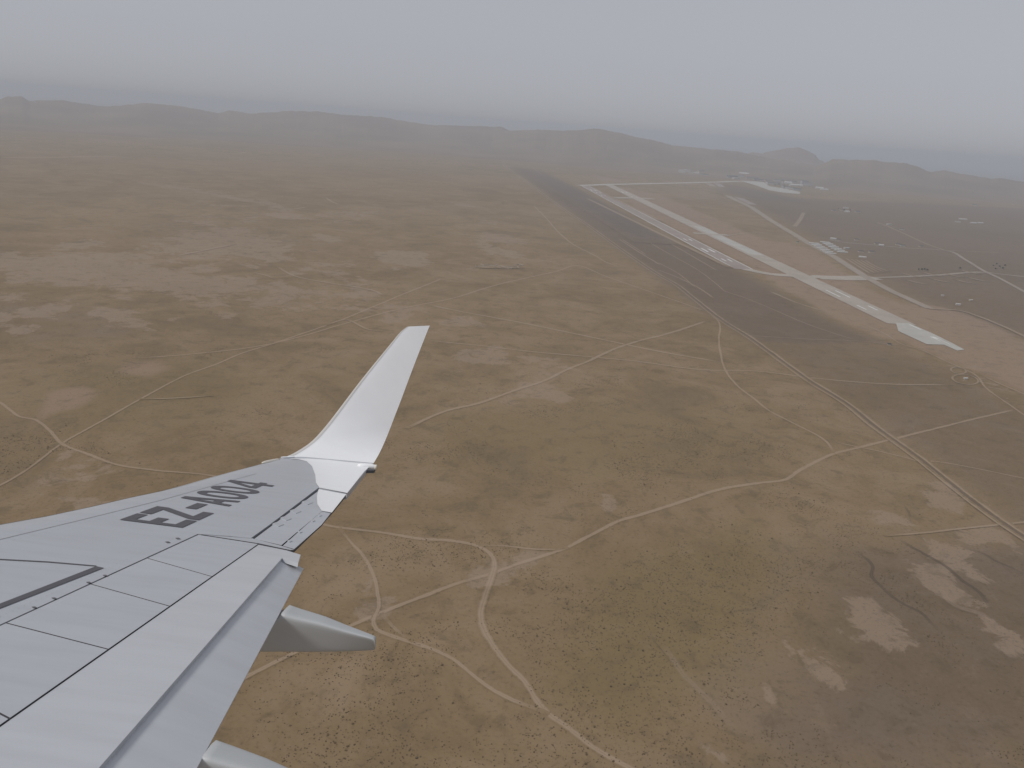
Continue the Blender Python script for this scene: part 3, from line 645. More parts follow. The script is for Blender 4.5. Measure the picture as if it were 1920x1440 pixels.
B = [
 (1278, 325, 60, 34, 34, 'flat', M_WALL_W, M_ROOF_W, 'left of two bright white blocks at the far edge of town'),
 (1288, 324.5, 60, 34, 32, 'flat', M_WALL_W, M_ROOF_W, 'right of two bright white blocks at the far edge of town'),
 (1298, 326, 60, 26, 12, 'flat', M_WALL_W, M_ROOF_W, 'low white annex right of the two white blocks'),
 (1305, 326.5, 50, 26, 10, 'gable', M_WALL_W, M_ROOF_W, 'low white house second right of the two white blocks'),
 (1314, 325, 60, 40, 26, 'flat', M_WALL_S, M_ROOF_D, 'tan block with dark roof right of the white annexes'),
 (1320, 329, 80, 30, 10, 'gable', M_WALL_G, M_ROOF_D, 'long grey shed in front of the tan block'),
 (1354, 326, 70, 36, 24, 'flat', M_WALL_S, M_ROOF_D, 'tan block alone left of the airport town'),
 (1372, 319, 90, 36, 20, 'flat', M_WALL_W, M_ROOF_W, 'white slab block highest behind the apron'),
 (1372, 334, 90, 50, 14, 'arch', M_WALL_G, M_ROOF_D, 'dark arched hangar at the left end of the apron'),
 (1380, 336, 60, 36, 14, 'flat', M_WALL_W, M_ROOF_W, 'white flat-roofed hall next to the dark arched hangar'),
 (1388, 333, 60, 40, 22, 'flat', M_WALL_G, M_ROOF_D, 'grey block behind the white flat-roofed hall'),
 (1394, 330, 90, 60, 20, 'arch', M_WALL_W, M_ROOF_W, 'large white arched hangar above the apron'),
 (1400, 333, 70, 40, 16, 'gable', M_WALL_S, M_ROOF_R, 'tan hall with rusty roof beside the white arched hangar'),
 (1396, 323, 60, 30, 18, 'flat', M_WALL_W, M_ROOF_W, 'small white block behind the arched hangars'),
 (1411, 320, 50, 30, 16, 'flat', M_WALL_G, M_ROOF_D, 'small dark block far behind the apron'),
 (1412, 336, 110, 30, 10, 'gable', M_WALL_G, M_ROOF_D, 'long dark shed at the back of the apron'),
 (1425, 339, 120, 30, 10, 'gable', M_WALL_G, M_ROOF_D, 'longest dark shed along the apron edge'),
 (1440, 341, 70, 34, 16, 'flat', M_WALL_S, M_ROOF_D, 'tan terminal wing left of the control tower'),
 (1450, 346, 130, 40, 16, 'flat', M_WALL_W, M_ROOF_D, 'white terminal hall with dark roof below the tower'),
 (1457, 341, 60, 34, 20, 'flat', M_WALL_G, M_ROOF_D, 'grey block just left of the tower shaft'),
 (1477, 345, 60, 40, 14, 'gable', M_WALL_W, M_ROOF_W, 'bright white-roofed hall right of the tower'),
 (1484, 343, 90, 34, 12, 'gable', M_WALL_G, M_ROOF_D, 'dark-roofed shed behind the bright white hall'),
 (1473, 353, 60, 34, 18, 'flat', M_WALL_G, M_ROOF_D, 'grey block in front of the tower at the apron corner'),
 (1480, 355, 60, 30, 16, 'flat', M_WALL_W, M_ROOF_D, 'white block with dark roof at the apron corner'),
 (1487, 355, 50, 30, 14, 'flat', M_WALL_S, M_ROOF_D, 'tan block second from the right end of the apron'),
 (1494, 357, 60, 30, 12, 'gable', M_WALL_G, M_ROOF_D, 'dark shed at the right end of the apron'),
 (1492, 349, 110, 36, 10, 'gable', M_WALL_W, M_ROOF_W, 'long white shed behind the right end of the apron'),
 (1507, 346, 60, 40, 34, 'flat', M_WALL_G, M_ROOF_D, 'tall grey block right of the terminal'),
 (1514, 348, 60, 34, 22, 'flat', M_WALL_G, M_ROOF_D, 'lower grey block right of the tall grey block'),
 (1536, 354, 60, 30, 9, 'gable', M_WALL_W, M_ROOF_W, 'small white house right of the airport town'),
 (1545, 357, 60, 26, 9, 'gable', M_WALL_W, M_ROOF_W, 'rightmost small white house of the airport town'),
 (1563, 396, 40, 24, 9, 'gable', M_WALL_W, M_ROOF_D, 'leftmost house of the lone hamlet right of the airport'),
 (1578, 395, 40, 24, 10, 'flat', M_WALL_S, M_ROOF_D, 'tan house in the middle of the lone hamlet'),
 (1586, 391, 44, 24, 12, 'flat', M_WALL_W, M_ROOF_W, 'white block at the back of the lone hamlet'),
 (1588, 398, 40, 24, 9, 'gable', M_WALL_W, M_ROOF_W, 'white-roofed house in front in the lone hamlet'),
 (1600, 394, 40, 22, 9, 'gable', M_WALL_S, M_ROOF_R, 'tan house with rusty roof in the lone hamlet'),
 (1608, 398, 46, 22, 8, 'gable', M_WALL_W, M_ROOF_D, 'rightmost house of the lone hamlet'),
 (1562, 449, 34, 18, 7, 'gable', M_WALL_W, M_ROOF_W, 'white-roofed hut at the start of the bending road'),
 (1571, 451, 28, 16, 7, 'gable', M_WALL_S, M_ROOF_D, 'dark-roofed hut beside the start of the bending road'),
 (1606, 451, 26, 18, 8, 'gable', M_WALL_S, M_ROOF_D, 'lone dark-roofed house above the bending road'),
 (1644, 458, 30, 16, 7, 'gable', M_WALL_S, M_ROOF_D, 'left of two houses on the bending road'),
 (1652, 461, 28, 16, 7, 'gable', M_WALL_W, M_ROOF_W, 'right of two houses on the bending road'),
 (1684, 460, 30, 16, 8, 'gable', M_WALL_S, M_ROOF_D, 'left house of the group farther along the bending road'),
 (1692, 462, 26, 16, 7, 'gable', M_WALL_W, M_ROOF_D, 'white house of the group farther along the bending road'),
 (1727, 463, 24, 14, 7, 'gable', M_WALL_S, M_ROOF_D, 'single small house near the right end of the bending road'),
 (1587, 467, 30, 16, 8, 'flat', M_WALL_W, M_ROOF_W, 'white block right of the white sheds'),
 (1617, 483, 36, 14, 5, 'gable', M_WALL_W, M_ROOF_W, 'long low white-roofed hut below the houses'),
 (1614, 473, 30, 16, 7, 'flat', M_WALL_S, M_ROOF_D, 'tan hut left in the yard right of the sheds'),
 (1634, 474, 30, 18, 8, 'gable', M_WALL_S, M_ROOF_D, 'dark-roofed hut right in the yard beyond the sheds'),
 (1667, 422, 34, 20, 9, 'flat', M_WALL_W, M_ROOF_W, 'white block at the top of the diagonal road'),
 (1691, 431, 30, 18, 7, 'gable', M_WALL_W, M_ROOF_D, 'small pair house on the diagonal road'),
 (1796, 417, 40, 22, 9, 'flat', M_WALL_W, M_ROOF_W, 'left white block of the far right farmstead'),
 (1805, 412, 70, 20, 7, 'gable', M_WALL_W, M_ROOF_W, 'long white shed of the far right farmstead'),
 (1825, 419, 50, 22, 7, 'gable', M_WALL_W, M_ROOF_W, 'middle white shed of the far right farmstead'),
 (1838, 419, 50, 20, 7, 'gable', M_WALL_W, M_ROOF_W, 'rightmost white shed of the far right farmstead'),
 (1828, 385, 60, 20, 10, 'gable', M_WALL_G, M_ROOF_D, 'dark shed far out near the right edge'),
 (1796, 572, 16, 8, 5, 'gable', M_WALL_W, M_ROOF_W, 'white hut on the faint road above the ochre ground'),
 (1767, 555, 10, 6, 4, 'gable', M_WALL_W, M_ROOF_W, 'small white hut standing alone at the right'),
 (1810, 711, 9, 6, 3.5, 'gable', M_WALL_W, M_ROOF_W, 'white hut in the middle of the larger dirt loop'),
 (1820, 564, 14, 7, 4, 'gable', M_WALL_S, M_ROOF_W, 'low pale hut right of the white hut above the ochre ground'),
 (1667, 647, 10, 6, 3.5, 'flat', M_WALL_S, M_ROOF_D, 'tiny dark hut on the track left of the runway pad'),
 (1495, 455, 14, 10, 6, 'flat', M_WALL_W, M_ROOF_D, 'small hut beside the taxiway left of the white sheds'),
]
for k, (px, py, lx, ly, h, st, wl, rf, lab) in enumerate(B):
    q = 1.0 if py < 380 else 0.62
    building(px, py, lx * q, ly * q, h * q, (k * 0.61) % 0.5 - 0.25, wl, rf, lab, st, 'house' if 'house' in lab else ('hut' if 'hut' in lab else 'building'),
             'house' if 'house' in lab else ('hut' if 'hut' in lab else 'building'))
# trees round the airport town and hamlet
def blob_tree(name, x, y, h, label, group, seed):
    rg = np.random.default_rng(seed); root = empty(name, (x, y, 0)); w = h * 0.42
    v = []; f = []
    for k in range(5):
        a = 2 * math.pi * k / 5; v += [(0.06 * h * math.cos(a), .06 * h * math.sin(a), -.2), (0.03 * h * math.cos(a), .03 * h * math.sin(a), h * .55)]
    for k in range(5): f.append((2 * k, 2 * ((k + 1) % 5), 2 * ((k + 1) % 5) + 1, 2 * k + 1))
    mesh_obj('trunk', v, f, M_WALL_S, root)
    v = []; f = []
    for k in range(70):
        d = rg.normal(size=3); d /= np.linalg.norm(d); rr = rg.uniform(.5, 1.0)
        c = np.array([d[0] * w * rr, d[1] * w * rr, h * .62 + d[2] * h * .36 * rr]); s = h * rg.uniform(.07, .14)
        a = rg.normal(size=3); a /= np.linalg.norm(a); b = np.cross(a, d); b /= np.linalg.norm(b) + 1e-9
        n0 = len(v); v += [c + a * s, c + b * s, c - a * s, c - b * s]; f.append((n0, n0 + 1, n0 + 2, n0 + 3))
    mesh_obj('crown', v, f, M_LEAF, root)
    tag(root, label, 'tree', group)
TG = [('dark tree among the airport roofs left of the tower', 'trees of the airport town', [(1402, 336), (1408, 337), (1417, 339), (1422, 337), (1431, 341), (1446, 345), (1453, 349), (1460, 347)]),
      ('dark tree right of the tower behind the terminal', 'trees right of the tower', [(1470, 349), (1488, 347), (1498, 350), (1503, 353), (1518, 351), (1524, 353)]),
      ('dark tree beside the straight access road at the right', 'trees on the access road', [(1722, 507), (1728, 508), (1733, 507), (1738, 509), (1800, 505)]),
      ('dark tree in the grove by the right-hand road junction', 'grove by the junction', [(1862, 500), (1868, 497), (1874, 502), (1880, 505), (1884, 500), (1866, 506)]),
      ('dark tree in the lone hamlet right of the airport', 'trees of the lone hamlet', [(1572, 393), (1582, 396), (1594, 396)])]
sd_ = 0
for lab, grp, pts in TG:
    for q, (px, py) in enumerate(sorted(pts)):
        g = G(px, py); sd_ += 1
        blob_tree('tree', g[0], g[1], random.uniform(9, 15) if py < 480 else random.uniform(6, 9), lab + ', ' + (ORD + ['eighth'])[q] + ' from the left', grp, sd_)
# ruined compound on the plain
def ruin():
    pts = [(902, 500), (912, 497), (925, 498), (938, 501), (950, 503), (962, 502), (972, 498)]
    for k, (x, y) in enumerate(pts):
        g = G(x, y); r = empty('ruined_wall', (g[0], g[1], 0), k * 0.7); l = 26; w = 13
        for (cx, cy2, lx, ly, h) in ((0, -w / 2, l, .8, 2.2), (0, w / 2, l * .7, .8, 1.5), (-l / 2, 0, .8, w - 1, 2.6), (l / 2, -1, .8, w * .6, 1.2)):
            v, f = box_faces(lx / 2, ly / 2, -.2, h); mesh_obj('wall', [(a + cx, b + cy2, c) for a, b, c in v], f, M_WALL_S, r)
        tag(r, 'roofless pale mud-brick enclosure, %s from the left in the ruin on the plain' % ORD[k], 'ruin', 'ruin on the plain')
    ribbon('bare_yard', [(895, 499), (925, 500), (975, 500)], 60, M_WASH, 'pale trampled ground around the ruin on the plain', fade=(30, 30))
ruin()

# ------------------------------------------------------------------ scrub on the near plain
def scrub():
    n = 130000
    r = np.sqrt(RNG.uniform(330 ** 2 * .6, 1150 ** 2, n)); a = np.radians(RNG.uniform(-42, 42, n))
    x = np.sin(a) * r; y = np.cos(a) * r
    den = fbm(x / 70, y / 70, 3, 4) * 0.65 + fbm(x / 14, y / 14, 7, 3) * 0.35
    za = zone_attr(np.stack([x, y], 1))
    keep = (den + 0.10 * za[:, 3] - 0.35 * za[:, 1] - .1 * za[:, 2] > 0.47 + RNG.uniform(-.05, .10, n) + np.clip((r - 450) / 2500, 0, .2))
    x, y = x[keep], y[keep]; n = len(x)
    s = RNG.uniform(.14, .50, n) * (1 + (RNG.uniform(0, 1, n) > .95) * .8)
    base = np.array([[1, 0, 0], [0, 1, 0], [-1, 0, 0], [0, -1, 0], [.55, .55, .75], [-.55, .55, .85], [-.5, -.55, .7], [.55, -.5, .8]], float)
    rot = RNG.uniform(0, 6.28, n); c, q = np.cos(rot), np.sin(rot)
    jit = RNG.uniform(.7, 1.3, (n, 8, 1))
    B_ = base[None] * jit * s[:, None, None]
    V = np.stack([B_[..., 0] * c[:, None] - B_[..., 1] * q[:, None] + x[:, None], B_[..., 0] * q[:, None] + B_[..., 1] * c[:, None] + y[:, None], B_[..., 2] * .9 + 0.02], -1).reshape(-1, 3)
    fq = np.array([[0, 1, 5, 4], [1, 2, 6, 5], [2, 3, 7, 6], [3, 0, 4, 7], [4, 5, 6, 7]])
    Q = (np.arange(n)[:, None, None] * 8 + fq[None]).reshape(-1, 4)
    o = np_mesh('scrub', V, Q, M_SCRUB, smooth=False)
    tag(o, 'scattered dry scrub bushes dotting the near plain', 'scrub', kind='stuff')
scrub()

# ------------------------------------------------------------------ the wing
HW = 1.7                                         # eye height over the wing's upper surface
d1 = np.array([-44, 6, FPX]); d1 /= np.linalg.norm(d1)
d2 = np.array([1, .134, 0.0]); d2 -= d2 @ d1 * d1; d2 /= np.linalg.norm(d2)
nw = np.cross(d1, d2); nw = nw if nw[1] < 0 else -nw
# wing frame: s outboard (d1), c aft (d2), n up
ORIGIN = d1 * 3.0 + d2 * -2.0 - nw * HW          # base of the wing empty, in camera axes
wing = empty('airplane_wing'); 
WR = C2W @ np.stack([d1, d2, nw], 1)
Mw = Matrix.Identity(4)
det = np.linalg.det(WR)
# columns: x = outboard, y = (handed) chord, z = up
sgn = 1.0 if det > 0 else -1.0
Wc = np.stack([WR[:, 0], WR[:, 1] * sgn, WR[:, 2]], 1)
o_w = CAM + C2W @ ORIGIN
for i in range(3):
    for j in range(3): Mw[i][j] = Wc[i, j]
    Mw[i][3] = o_w[i]
wing.matrix_world = Mw
tag(wing, 'pale grey jet airliner wing with upswept white winglet and dark registration EZ-A004', 'airplane wing')

OS, OC, ON = ORIGIN @ d1, ORIGIN @ d2, ORIGIN @ nw
def loc(s, c, n): return np.array([s - OS, (c - OC) * sgn, n - ON])   # wing frame -> empty's local axes
def WP(px, py, off=0.0):                         # (s, c, n) on the plane parallel to the wing surface
    r = np.array([px - 960.0, py - 720.0, FPX]); t = -(HW - off) / (r @ nw); P = r * t
    return np.array([P @ d1, P @ d2, P @ nw])
def SP(px, py, s0):                              # (s, c, n) on the chordwise vertical plane s = s0
    r = np.array([px - 960.0, py - 720.0, FPX]); t = s0 / (r @ d1); P = r * t
    return np.array([P @ d1, P @ d2, P @ nw])

def wing_paint(name, color, rough, dirt):
    m, t, b = new_mat(name)
    pos = t.n('ShaderNodeTexCoord').outputs['Object']
    mp = t.n('ShaderNodeMapping'); t.put(mp.inputs[0], pos); mp.inputs['Scale'].default_value = (3.0, 0.45, 1.0)
    st = t.noise(mp.outputs[0], 2.2, 6, 0.65)
    n1 = t.noise(pos, 1.1, 5, 0.6); n2 = t.noise(pos, 14.0, 4, 0.6)
    c = t.mix(t.math('MULTIPLY', t.ramp(st, 0.35, 0.75), dirt), color, tuple(v * .72 for v in color))
    c = t.mix(t.math('MULTIPLY', t.ramp(n1, 0.35, 0.7), dirt * .6), c, tuple(min(1, v * 1.08) for v in color))
    c = t.mix(t.math('MULTIPLY', t.ramp(n2, 0.62, 0.8), dirt * .35), c, tuple(v * .6 for v in color))
    t.put(b.inputs['Base Color'], c)
    t.put(b.inputs['Roughness'], t.math('ADD', t.math('MULTIPLY', n1, 0.18), rough))
    b.inputs['Specular IOR Level'].default_value = 0.4
    return m
M_WING = wing_paint('wing_grey_paint', (0.455, 0.472, 0.51), 0.34, 0.30)
M_WING2 = wing_paint('panel_grey_paint', (0.472, 0.488, 0.527), 0.36, 0.34)
M_FLAP = wing_paint('flap_grey_paint', (0.53, 0.545, 0.58), 0.33, 0.30)
M_WHITE = wing_paint('winglet_white_paint', (0.90, 0.905, 0.92), 0.28, 0.10)
M_FAIR = wing_paint('fairing_grey_paint', (0.46, 0.475, 0.485), 0.38, 0.2)
M_LE = wing_paint('sunlit_leading_edge', (0.62, 0.60, 0.58), 0.30, 0.2)  # warm lighter tone, sunlight on the edge put into the colour
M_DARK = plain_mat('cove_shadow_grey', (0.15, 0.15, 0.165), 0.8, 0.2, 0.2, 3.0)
M_MARK = plain_mat('dark_marking', (0.095, 0.093, 0.105), 0.55, 0.4, 0.15, 6.0)
M_SEAM = plain_mat('sealant_line', (0.14, 0.14, 0.15), 0.7, 0.3, 0.2, 6.0)
M_LAMP = plain_mat('lamp_cover', (0.75, 0.70, 0.62), 0.12, 0.6, 0.1, 8.0)
M_EDGE_DK = plain_mat('dark_edge_grey', (0.10, 0.10, 0.11), 0.7, 0.3, 0.2, 6.0)  # dark grey; on panel sides it paints in the shade of the gaps

def local_mesh(name, pts, faces, mat, parent=wing, smooth=True, bevel=0.0, seg=2):
    V = [loc(*p) for p in pts]
    o = mesh_obj(name, V, faces, mat, parent, smooth)
    bm = bmesh.new(); bm.from_mesh(o.data); bmesh.ops.remove_doubles(bm, verts=bm.verts, dist=1e-5); bmesh.ops.recalc_face_normals(bm, faces=bm.faces)
    bm.to_mesh(o.data); bm.free()
    if bevel:
        md = o.modifiers.new('bevel', 'BEVEL'); md.width = bevel; md.segments = seg; md.limit_method = 'ANGLE'; md.angle_limit = math.radians(35)
    return o
def panel(name, pix, mat, off=0.0, thick=0.04, inset=0.0, parent=wing, offs=None, bevel=0.006, edge=True):
    """flat plate whose upper outline is seen at these photo pixels, offs = height of each corner"""
    P = np.array([WP(x, y, off if offs is None else offs[k]) for k, (x, y) in enumerate(pix)])
    if inset:
        c = P.mean(0); n = len(P); Q = []
        for k in range(n):
            a, b, d = P[k - 1], P[k], P[(k + 1) % n]
            e1 = (a - b)[:2] / np.linalg.norm((a - b)[:2]); e2 = (d - b)[:2] / np.linalg.norm((d - b)[:2])
            si = abs(e1[0] * e2[1] - e1[1] * e2[0]); q = b.copy()
            cr = (c - b)[:2]; m = (e1 + e2) * inset / max(si, .2)
            q[:2] += m if m @ cr > 0 else -m
            Q.append(q)
        P = np.array(Q)
    n = len(P); V = list(P) + [p - np.array([0, 0, thick]) for p in P]
    tri = tessellate_polygon([[Vector(p) for p in P]])
    F = [tuple(range(n)), tuple(range(2 * n - 1, n - 1, -1))] + [(k, k + n, (k + 1) % n + n, (k + 1) % n) for k in range(n)]
    o = local_mesh(name, V, F, mat, parent, smooth=False, bevel=0)
    if edge:
        o.data.materials.append(M_EDGE_DK)  # side faces coloured dark so the gaps look shaded
        for p in o.data.polygons:
            if abs(p.normal.z) < .5: p.material_index = 1
    return o

# --- main skin: grid between the leading edge and the rear line, rounded down at the leading edge
PAIRS = [((-260, 1046), (-260, 1290)), ((-150, 1019), (-150, 1240)), ((0, 984), (10, 1166.5)), ((84, 969), (90, 1130)), ((167, 951.5), (168, 1094)), ((242, 934), (275, 1045)), ((300, 922), (371, 1001)),
         ((350, 908.5), (471, 1008.5)), ((395, 895.5), (503, 985.5)), ((443, 882.5), (550, 950)), ((480, 873), (597, 914.5)), ((500, 867.5), (651, 924.5)), ((520, 861), (672, 899)), ((533, 857), (690, 878)), ((545, 856), (700, 868))]
def main_skin():
    vs_ = np.concatenate([np.linspace(0, .3, 13) ** 1.5 / .3 ** .5, np.linspace(.34, 1, 10)])
    DROOP = 0.09
    rows = []; low = []
    for a, b in PAIRS:
        A_ = WP(*a, off=-DROOP); B_ = WP(*b)
        up = []; lo = []
        chord = np.linalg.norm(B_ - A_)
        for v in vs_:
            p = A_ + (B_ - A_) * v
            dz = -DROOP * max(0, 1 - v / .30) ** 2.3 if v < .30 else 0.0
            p = p.copy(); p[2] = -HW + dz
            up.append(p)
            q = p.copy(); th = 0.16 * min(1, chord / 2.0)
            q[2] -= th * math.sin(math.pi * min(1, max(0.0, (v + .0) / 1.15))) ** .6 if v > 0 else 0
            lo.append(q)
        rows.append(up); low.append(lo)
    nv = len(vs_); V = [p for r in rows for p in r] + [p for r in low for p in r]; off = len(rows) * nv; F = []
    for i in range(len(rows) - 1):
        for j in range(nv - 1):
            a = i * nv + j; F.append((a, a + 1, a + nv + 1, a + nv)); F.append((off + a, off + a + nv, off + a + nv + 1, off + a + 1))
        a = i * nv + nv - 1; F.append((a, a + off, a + off + nv, a + nv))
    o = local_mesh('wing_skin', V, F, M_WING, smooth=True)
    md = o.modifiers.new('edge', 'EDGE_SPLIT'); md.split_angle = math.radians(50)
    return o
skin = main_skin()
# leading edge strip painted lighter to look sunlit, following the nose of the skin
def le_strip():
    V = []; F = []
    for a, b in PAIRS:
        A_ = WP(*a, off=-.09); B_ = WP(*b)
        d = (B_ - A_); d[2] = 0; d /= np.linalg.norm(d)
        Lc = np.linalg.norm(B_ - A_)
        for x, z in ((.09, None), (.05, None), (.02, None), (.004, None), (-.006, -.096), (-.004, -.115), (.02, -.14)):
            p = A_ + d * x; p[2] = -HW + (z if z is not None else -.09 * max(0, 1 - x / Lc / .3) ** 2.3 + .003); V.append(p)
    for i in range(len(PAIRS) - 1):
        for j in range(6): k = i * 7 + j; F.append((k, k + 1, k + 8, k + 7))
    return local_mesh('leading_edge', V, F, M_LE, smooth=True)
le_strip()
# dark cove under all the hinged panels
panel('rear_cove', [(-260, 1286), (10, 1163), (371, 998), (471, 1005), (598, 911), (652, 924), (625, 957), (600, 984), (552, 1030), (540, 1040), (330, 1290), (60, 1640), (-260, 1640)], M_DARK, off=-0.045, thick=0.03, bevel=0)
# fixed plate between outer spoiler and aileron
panel('fixed_panel', [(373, 1001.5), (471, 1008.7), (529, 1023.5), (553, 1031), (545, 1031.5), (486, 1019)], M_WING, off=-0.002, thick=0.03, inset=.004)
# spoilers
l1 = lambda x: 1171 + (1001 - 1171) / 371 * x
l2 = lambda x: 1361 + (1020 - 1361) / 485 * x
SPX = [(-330, -160), (-170, 19), (10, 204), (169, 319), (275, 398), (371, 485)]
for k in range(5):
    a, b = SPX[k], SPX[k + 1]
    o = panel('spoiler', [(a[0] + .6, l1(a[0]) + 1.3), (b[0] + .6, l1(b[0]) + 1.3), (b[1], l2(b[1])), (a[1], l2(a[1]))], M_WING2, off=-0.001, thick=0.03, inset=0.006)
    o['label'] = ['grey spoiler panel nearest the fuselage', 'second spoiler panel from the fuselage', 'third spoiler panel from the fuselage', 'fourth spoiler panel from the fuselage', 'outermost spoiler panel beside the aileron'][k]
# fore flap between spoilers and aft flap
l3 = lambda x: 1440 + (1046 - 1440) / (527 - 187) * (x - 187)
te = lambda y: 569 + (369 - 569) / (1440 - 1066) * (y - 1066)
ff = panel('fore_flap', [(-220, l2(-220)), (484, 1021), (537, 1031.5), (565, 1040), (558, 1055), (528, 1045.5), (10, l3(10))], M_FLAP, off=-0.007, thick=0.035, inset=.006, edge=False)
# aft flap, drooped: its own plane drops towards the trailing edge
DROP_TE = -0.105
def aft_flap():
    n = 9; V = []; F = []
    drop0, drop1 = -0.03, DROP_TE
    nu = 14
    for i in range(nu):
        u = i / (nu - 1)
        a = np.array([527.5, 1047.0]) + (np.array([-20.0, l3(-20)]) - [527.5, 1047.0]) * u ** 1.0
        ty = 1066 + u * (1730 - 1066); b = np.array([te(ty), ty])
        A_ = WP(*a, off=drop0); B_ = WP(*b, off=drop1)
        A0 = A_.copy(); A_ = A_ - (B_ - A_) * .22
        for k in range(n):
            v = k / (n - 1); p = A_ + (B_ - A_) * v
            p[2] = -HW + (drop0 - .028 if k == 0 else drop0 + (drop1 - drop0) * max(0, (v * 1.22 - .22) / 1.0) ** 1.15)
            V.append(p)
        for k in range(n):
            v = k / (n - 1); p = (A_ + (B_ - A_) * v); p[2] = -HW + drop0 - (.03 if k == 0 else 0) + (drop1 - drop0) * max(0, v * 1.22 - .22) ** 1.15 - .008 - .07 * math.sin(math.pi * min(1, v + .12)) ** 1.0 * (1 - v)
            V.append(p)
    for i in range(nu - 1):
        for k in range(n - 1):
            a = i * 2 * n + k; F.append((a, a + 1, a + 2 * n + 1, a + 2 * n)); b = a + n; F.append((b, b + 2 * n, b + 2 * n + 1, b + 1))
        a = i * 2 * n; F.append((a, a + 2 * n, a + 3 * n, a + n)); a += n - 1; F.append((a, a + n, a + 3 * n, a + 2 * n))
    for k in range(n - 1): F.append((k, k + n, k + n + 1, k + 1))
    o = local_mesh('aft_flap', V, F, M_FLAP, smooth=True)
    md = o.modifiers.new('edge', 'EDGE_SPLIT'); md.split_angle = math.radians(40)
    o['label'] = 'drooped aft flap along the trailing edge'
    return o
aft_flap()
# aileron and its tab
ail = panel('aileron', [(474.5, 1010.5), (600, 917.0), (650.5, 926), (621, 962), (602, 958.5), (529, 1023)], M_WING2, off=-0.001, thick=0.035, inset=0.010)
tab = panel('balance_tab', [(529, 1023.3), (602, 958.5), (621, 962.3), (603, 984), (552.5, 1030)], M_WING2, off=-0.003, thick=0.02, inset=0.006, parent=ail)
for (x, y) in ((520, 983), (535, 972), (553, 958.5), (575, 942)):
    panel('hinge_cover', [(x - 9, y - 1.5), (x + 1, y - 5), (x + 12, y), (x + 2, y + 4)], M_WING, off=0.004, thick=0.02, bevel=.002, edge=False)
for (x, y) in ((315, 1016.5), (334, 1009.5), (198, 1079), (167, 1092), (102, 1121.5), (65, 1138.5)):
    panel('hinge_cover', [(x - 5, y - 1.2), (x + 1, y - 1.6), (x + 5, y + .9), (x - 1, y + 1.3)], M_SEAM, off=0.004, thick=0.006, bevel=.001)
for (x, y) in ((584, 975), (597, 965), (560, 996), (541, 1013)):
    panel('tab_hinge', [(x - 2, y), (x + 3, y - 1.5), (x + 7, y + 1), (x + 2, y + 3)], M_WING, off=0.003, thick=0.012, parent=ail, bevel=.001, edge=False)

# --- painted markings, thin films on the skin
def film(name, pix, mat, off=0.004, parent=None, label=None):
    P = [WP(x, y, off) for x, y in pix]
    tri = tessellate_polygon([[Vector(p) for p in P]])
    o = local_mesh(name, P, [tuple(t) for t in tri], mat, parent or skin, smooth=False)
    if label: o['label'] = label
    return o
skin_parent = skin
film('marking_stripe', [(-260, 1236), (0, 1131.5), (180, 1061.5), (195, 1064.5), (0, 1140.5), (-260, 1248)], M_MARK, label='thick dark no-step stripe on the inner wing')
film('marking_line', [(-200, 1043.5), (0, 1047.6), (90, 1052.4), (181, 1060.2), (180, 1061.6), (90, 1054.0), (0, 1049.2), (-200, 1045)], M_MARK, label='thin dark line meeting the stripe')
film('white_paint', [(541, 859.5), (575, 859.5), (615, 862), (655, 866.5), (699, 869.5), (683, 884), (651, 924.3), (599, 914.3), (592.5, 905), (591, 890), (585, 874), (575, 865), (560, 861)], M_WHITE, 0.0045, label='white painted wing tip')
film('white_paint', [(597.5, 917), (649, 926.8), (622, 961), (603, 957.5), (595, 945), (594, 930)], M_WHITE, 0.0045, parent=ail, label='white painted outer end of the aileron')
GL = {
 'E': (0.61, [[(0, 0), (0, 1), (.61, 1), (.61, .82), (.17, .82), (.17, .60), (.50, .60), (.50, .42), (.17, .42), (.17, .18), (.61, .18), (.61, 0)]]),
 'Z': (0.72, [[(0, 0), (0, .17), (.47, .80), (.0, .80), (.0, 1), (.70, 1), (.70, .80), (.25, .19), (.72, .19), (.72, 0)]]),
 '-': (0.55, [[(0, .37), (0, .57), (.55, .57), (.55, .37)]]),
 'A': (0.68, [[(0, 0), (.23, 1), (.45, 1), (.68, 0), (.51, 0), (.455, .24), (.225, .24), (.17, 0)], [(.265, .40), (.34, .76), (.415, .40)]]),
 '0': (0.66, None),
 '4': (0.74, [[(.42, 0), (.42, .21), (0, .21), (0, .37), (.40, 1), (.60, 1), (.60, .37), (.74, .37), (.74, .21), (.60, .21), (.60, 0)], [(.17, .37), (.42, .37), (.42, .77)]]),
}
def ring_glyph(w, st=0.16):
    o_, i_ = [], []
    for k in range(28):
        a = 2 * math.pi * k / 28; cx, sy = math.cos(a), math.sin(a)
        e = 0.86
        f = lambda v: math.copysign(abs(v) ** e, v)
        o_.append((w / 2 + w / 2 * f(cx), .5 + .5 * f(sy))); i_.append((w / 2 + (w / 2 - st) * f(cx), .5 + (.5 - st * 1.1) * f(sy)))
    return [o_, i_]
C_TOP, C_BOT = -3.274, -2.684
HGT = C_BOT - C_TOP
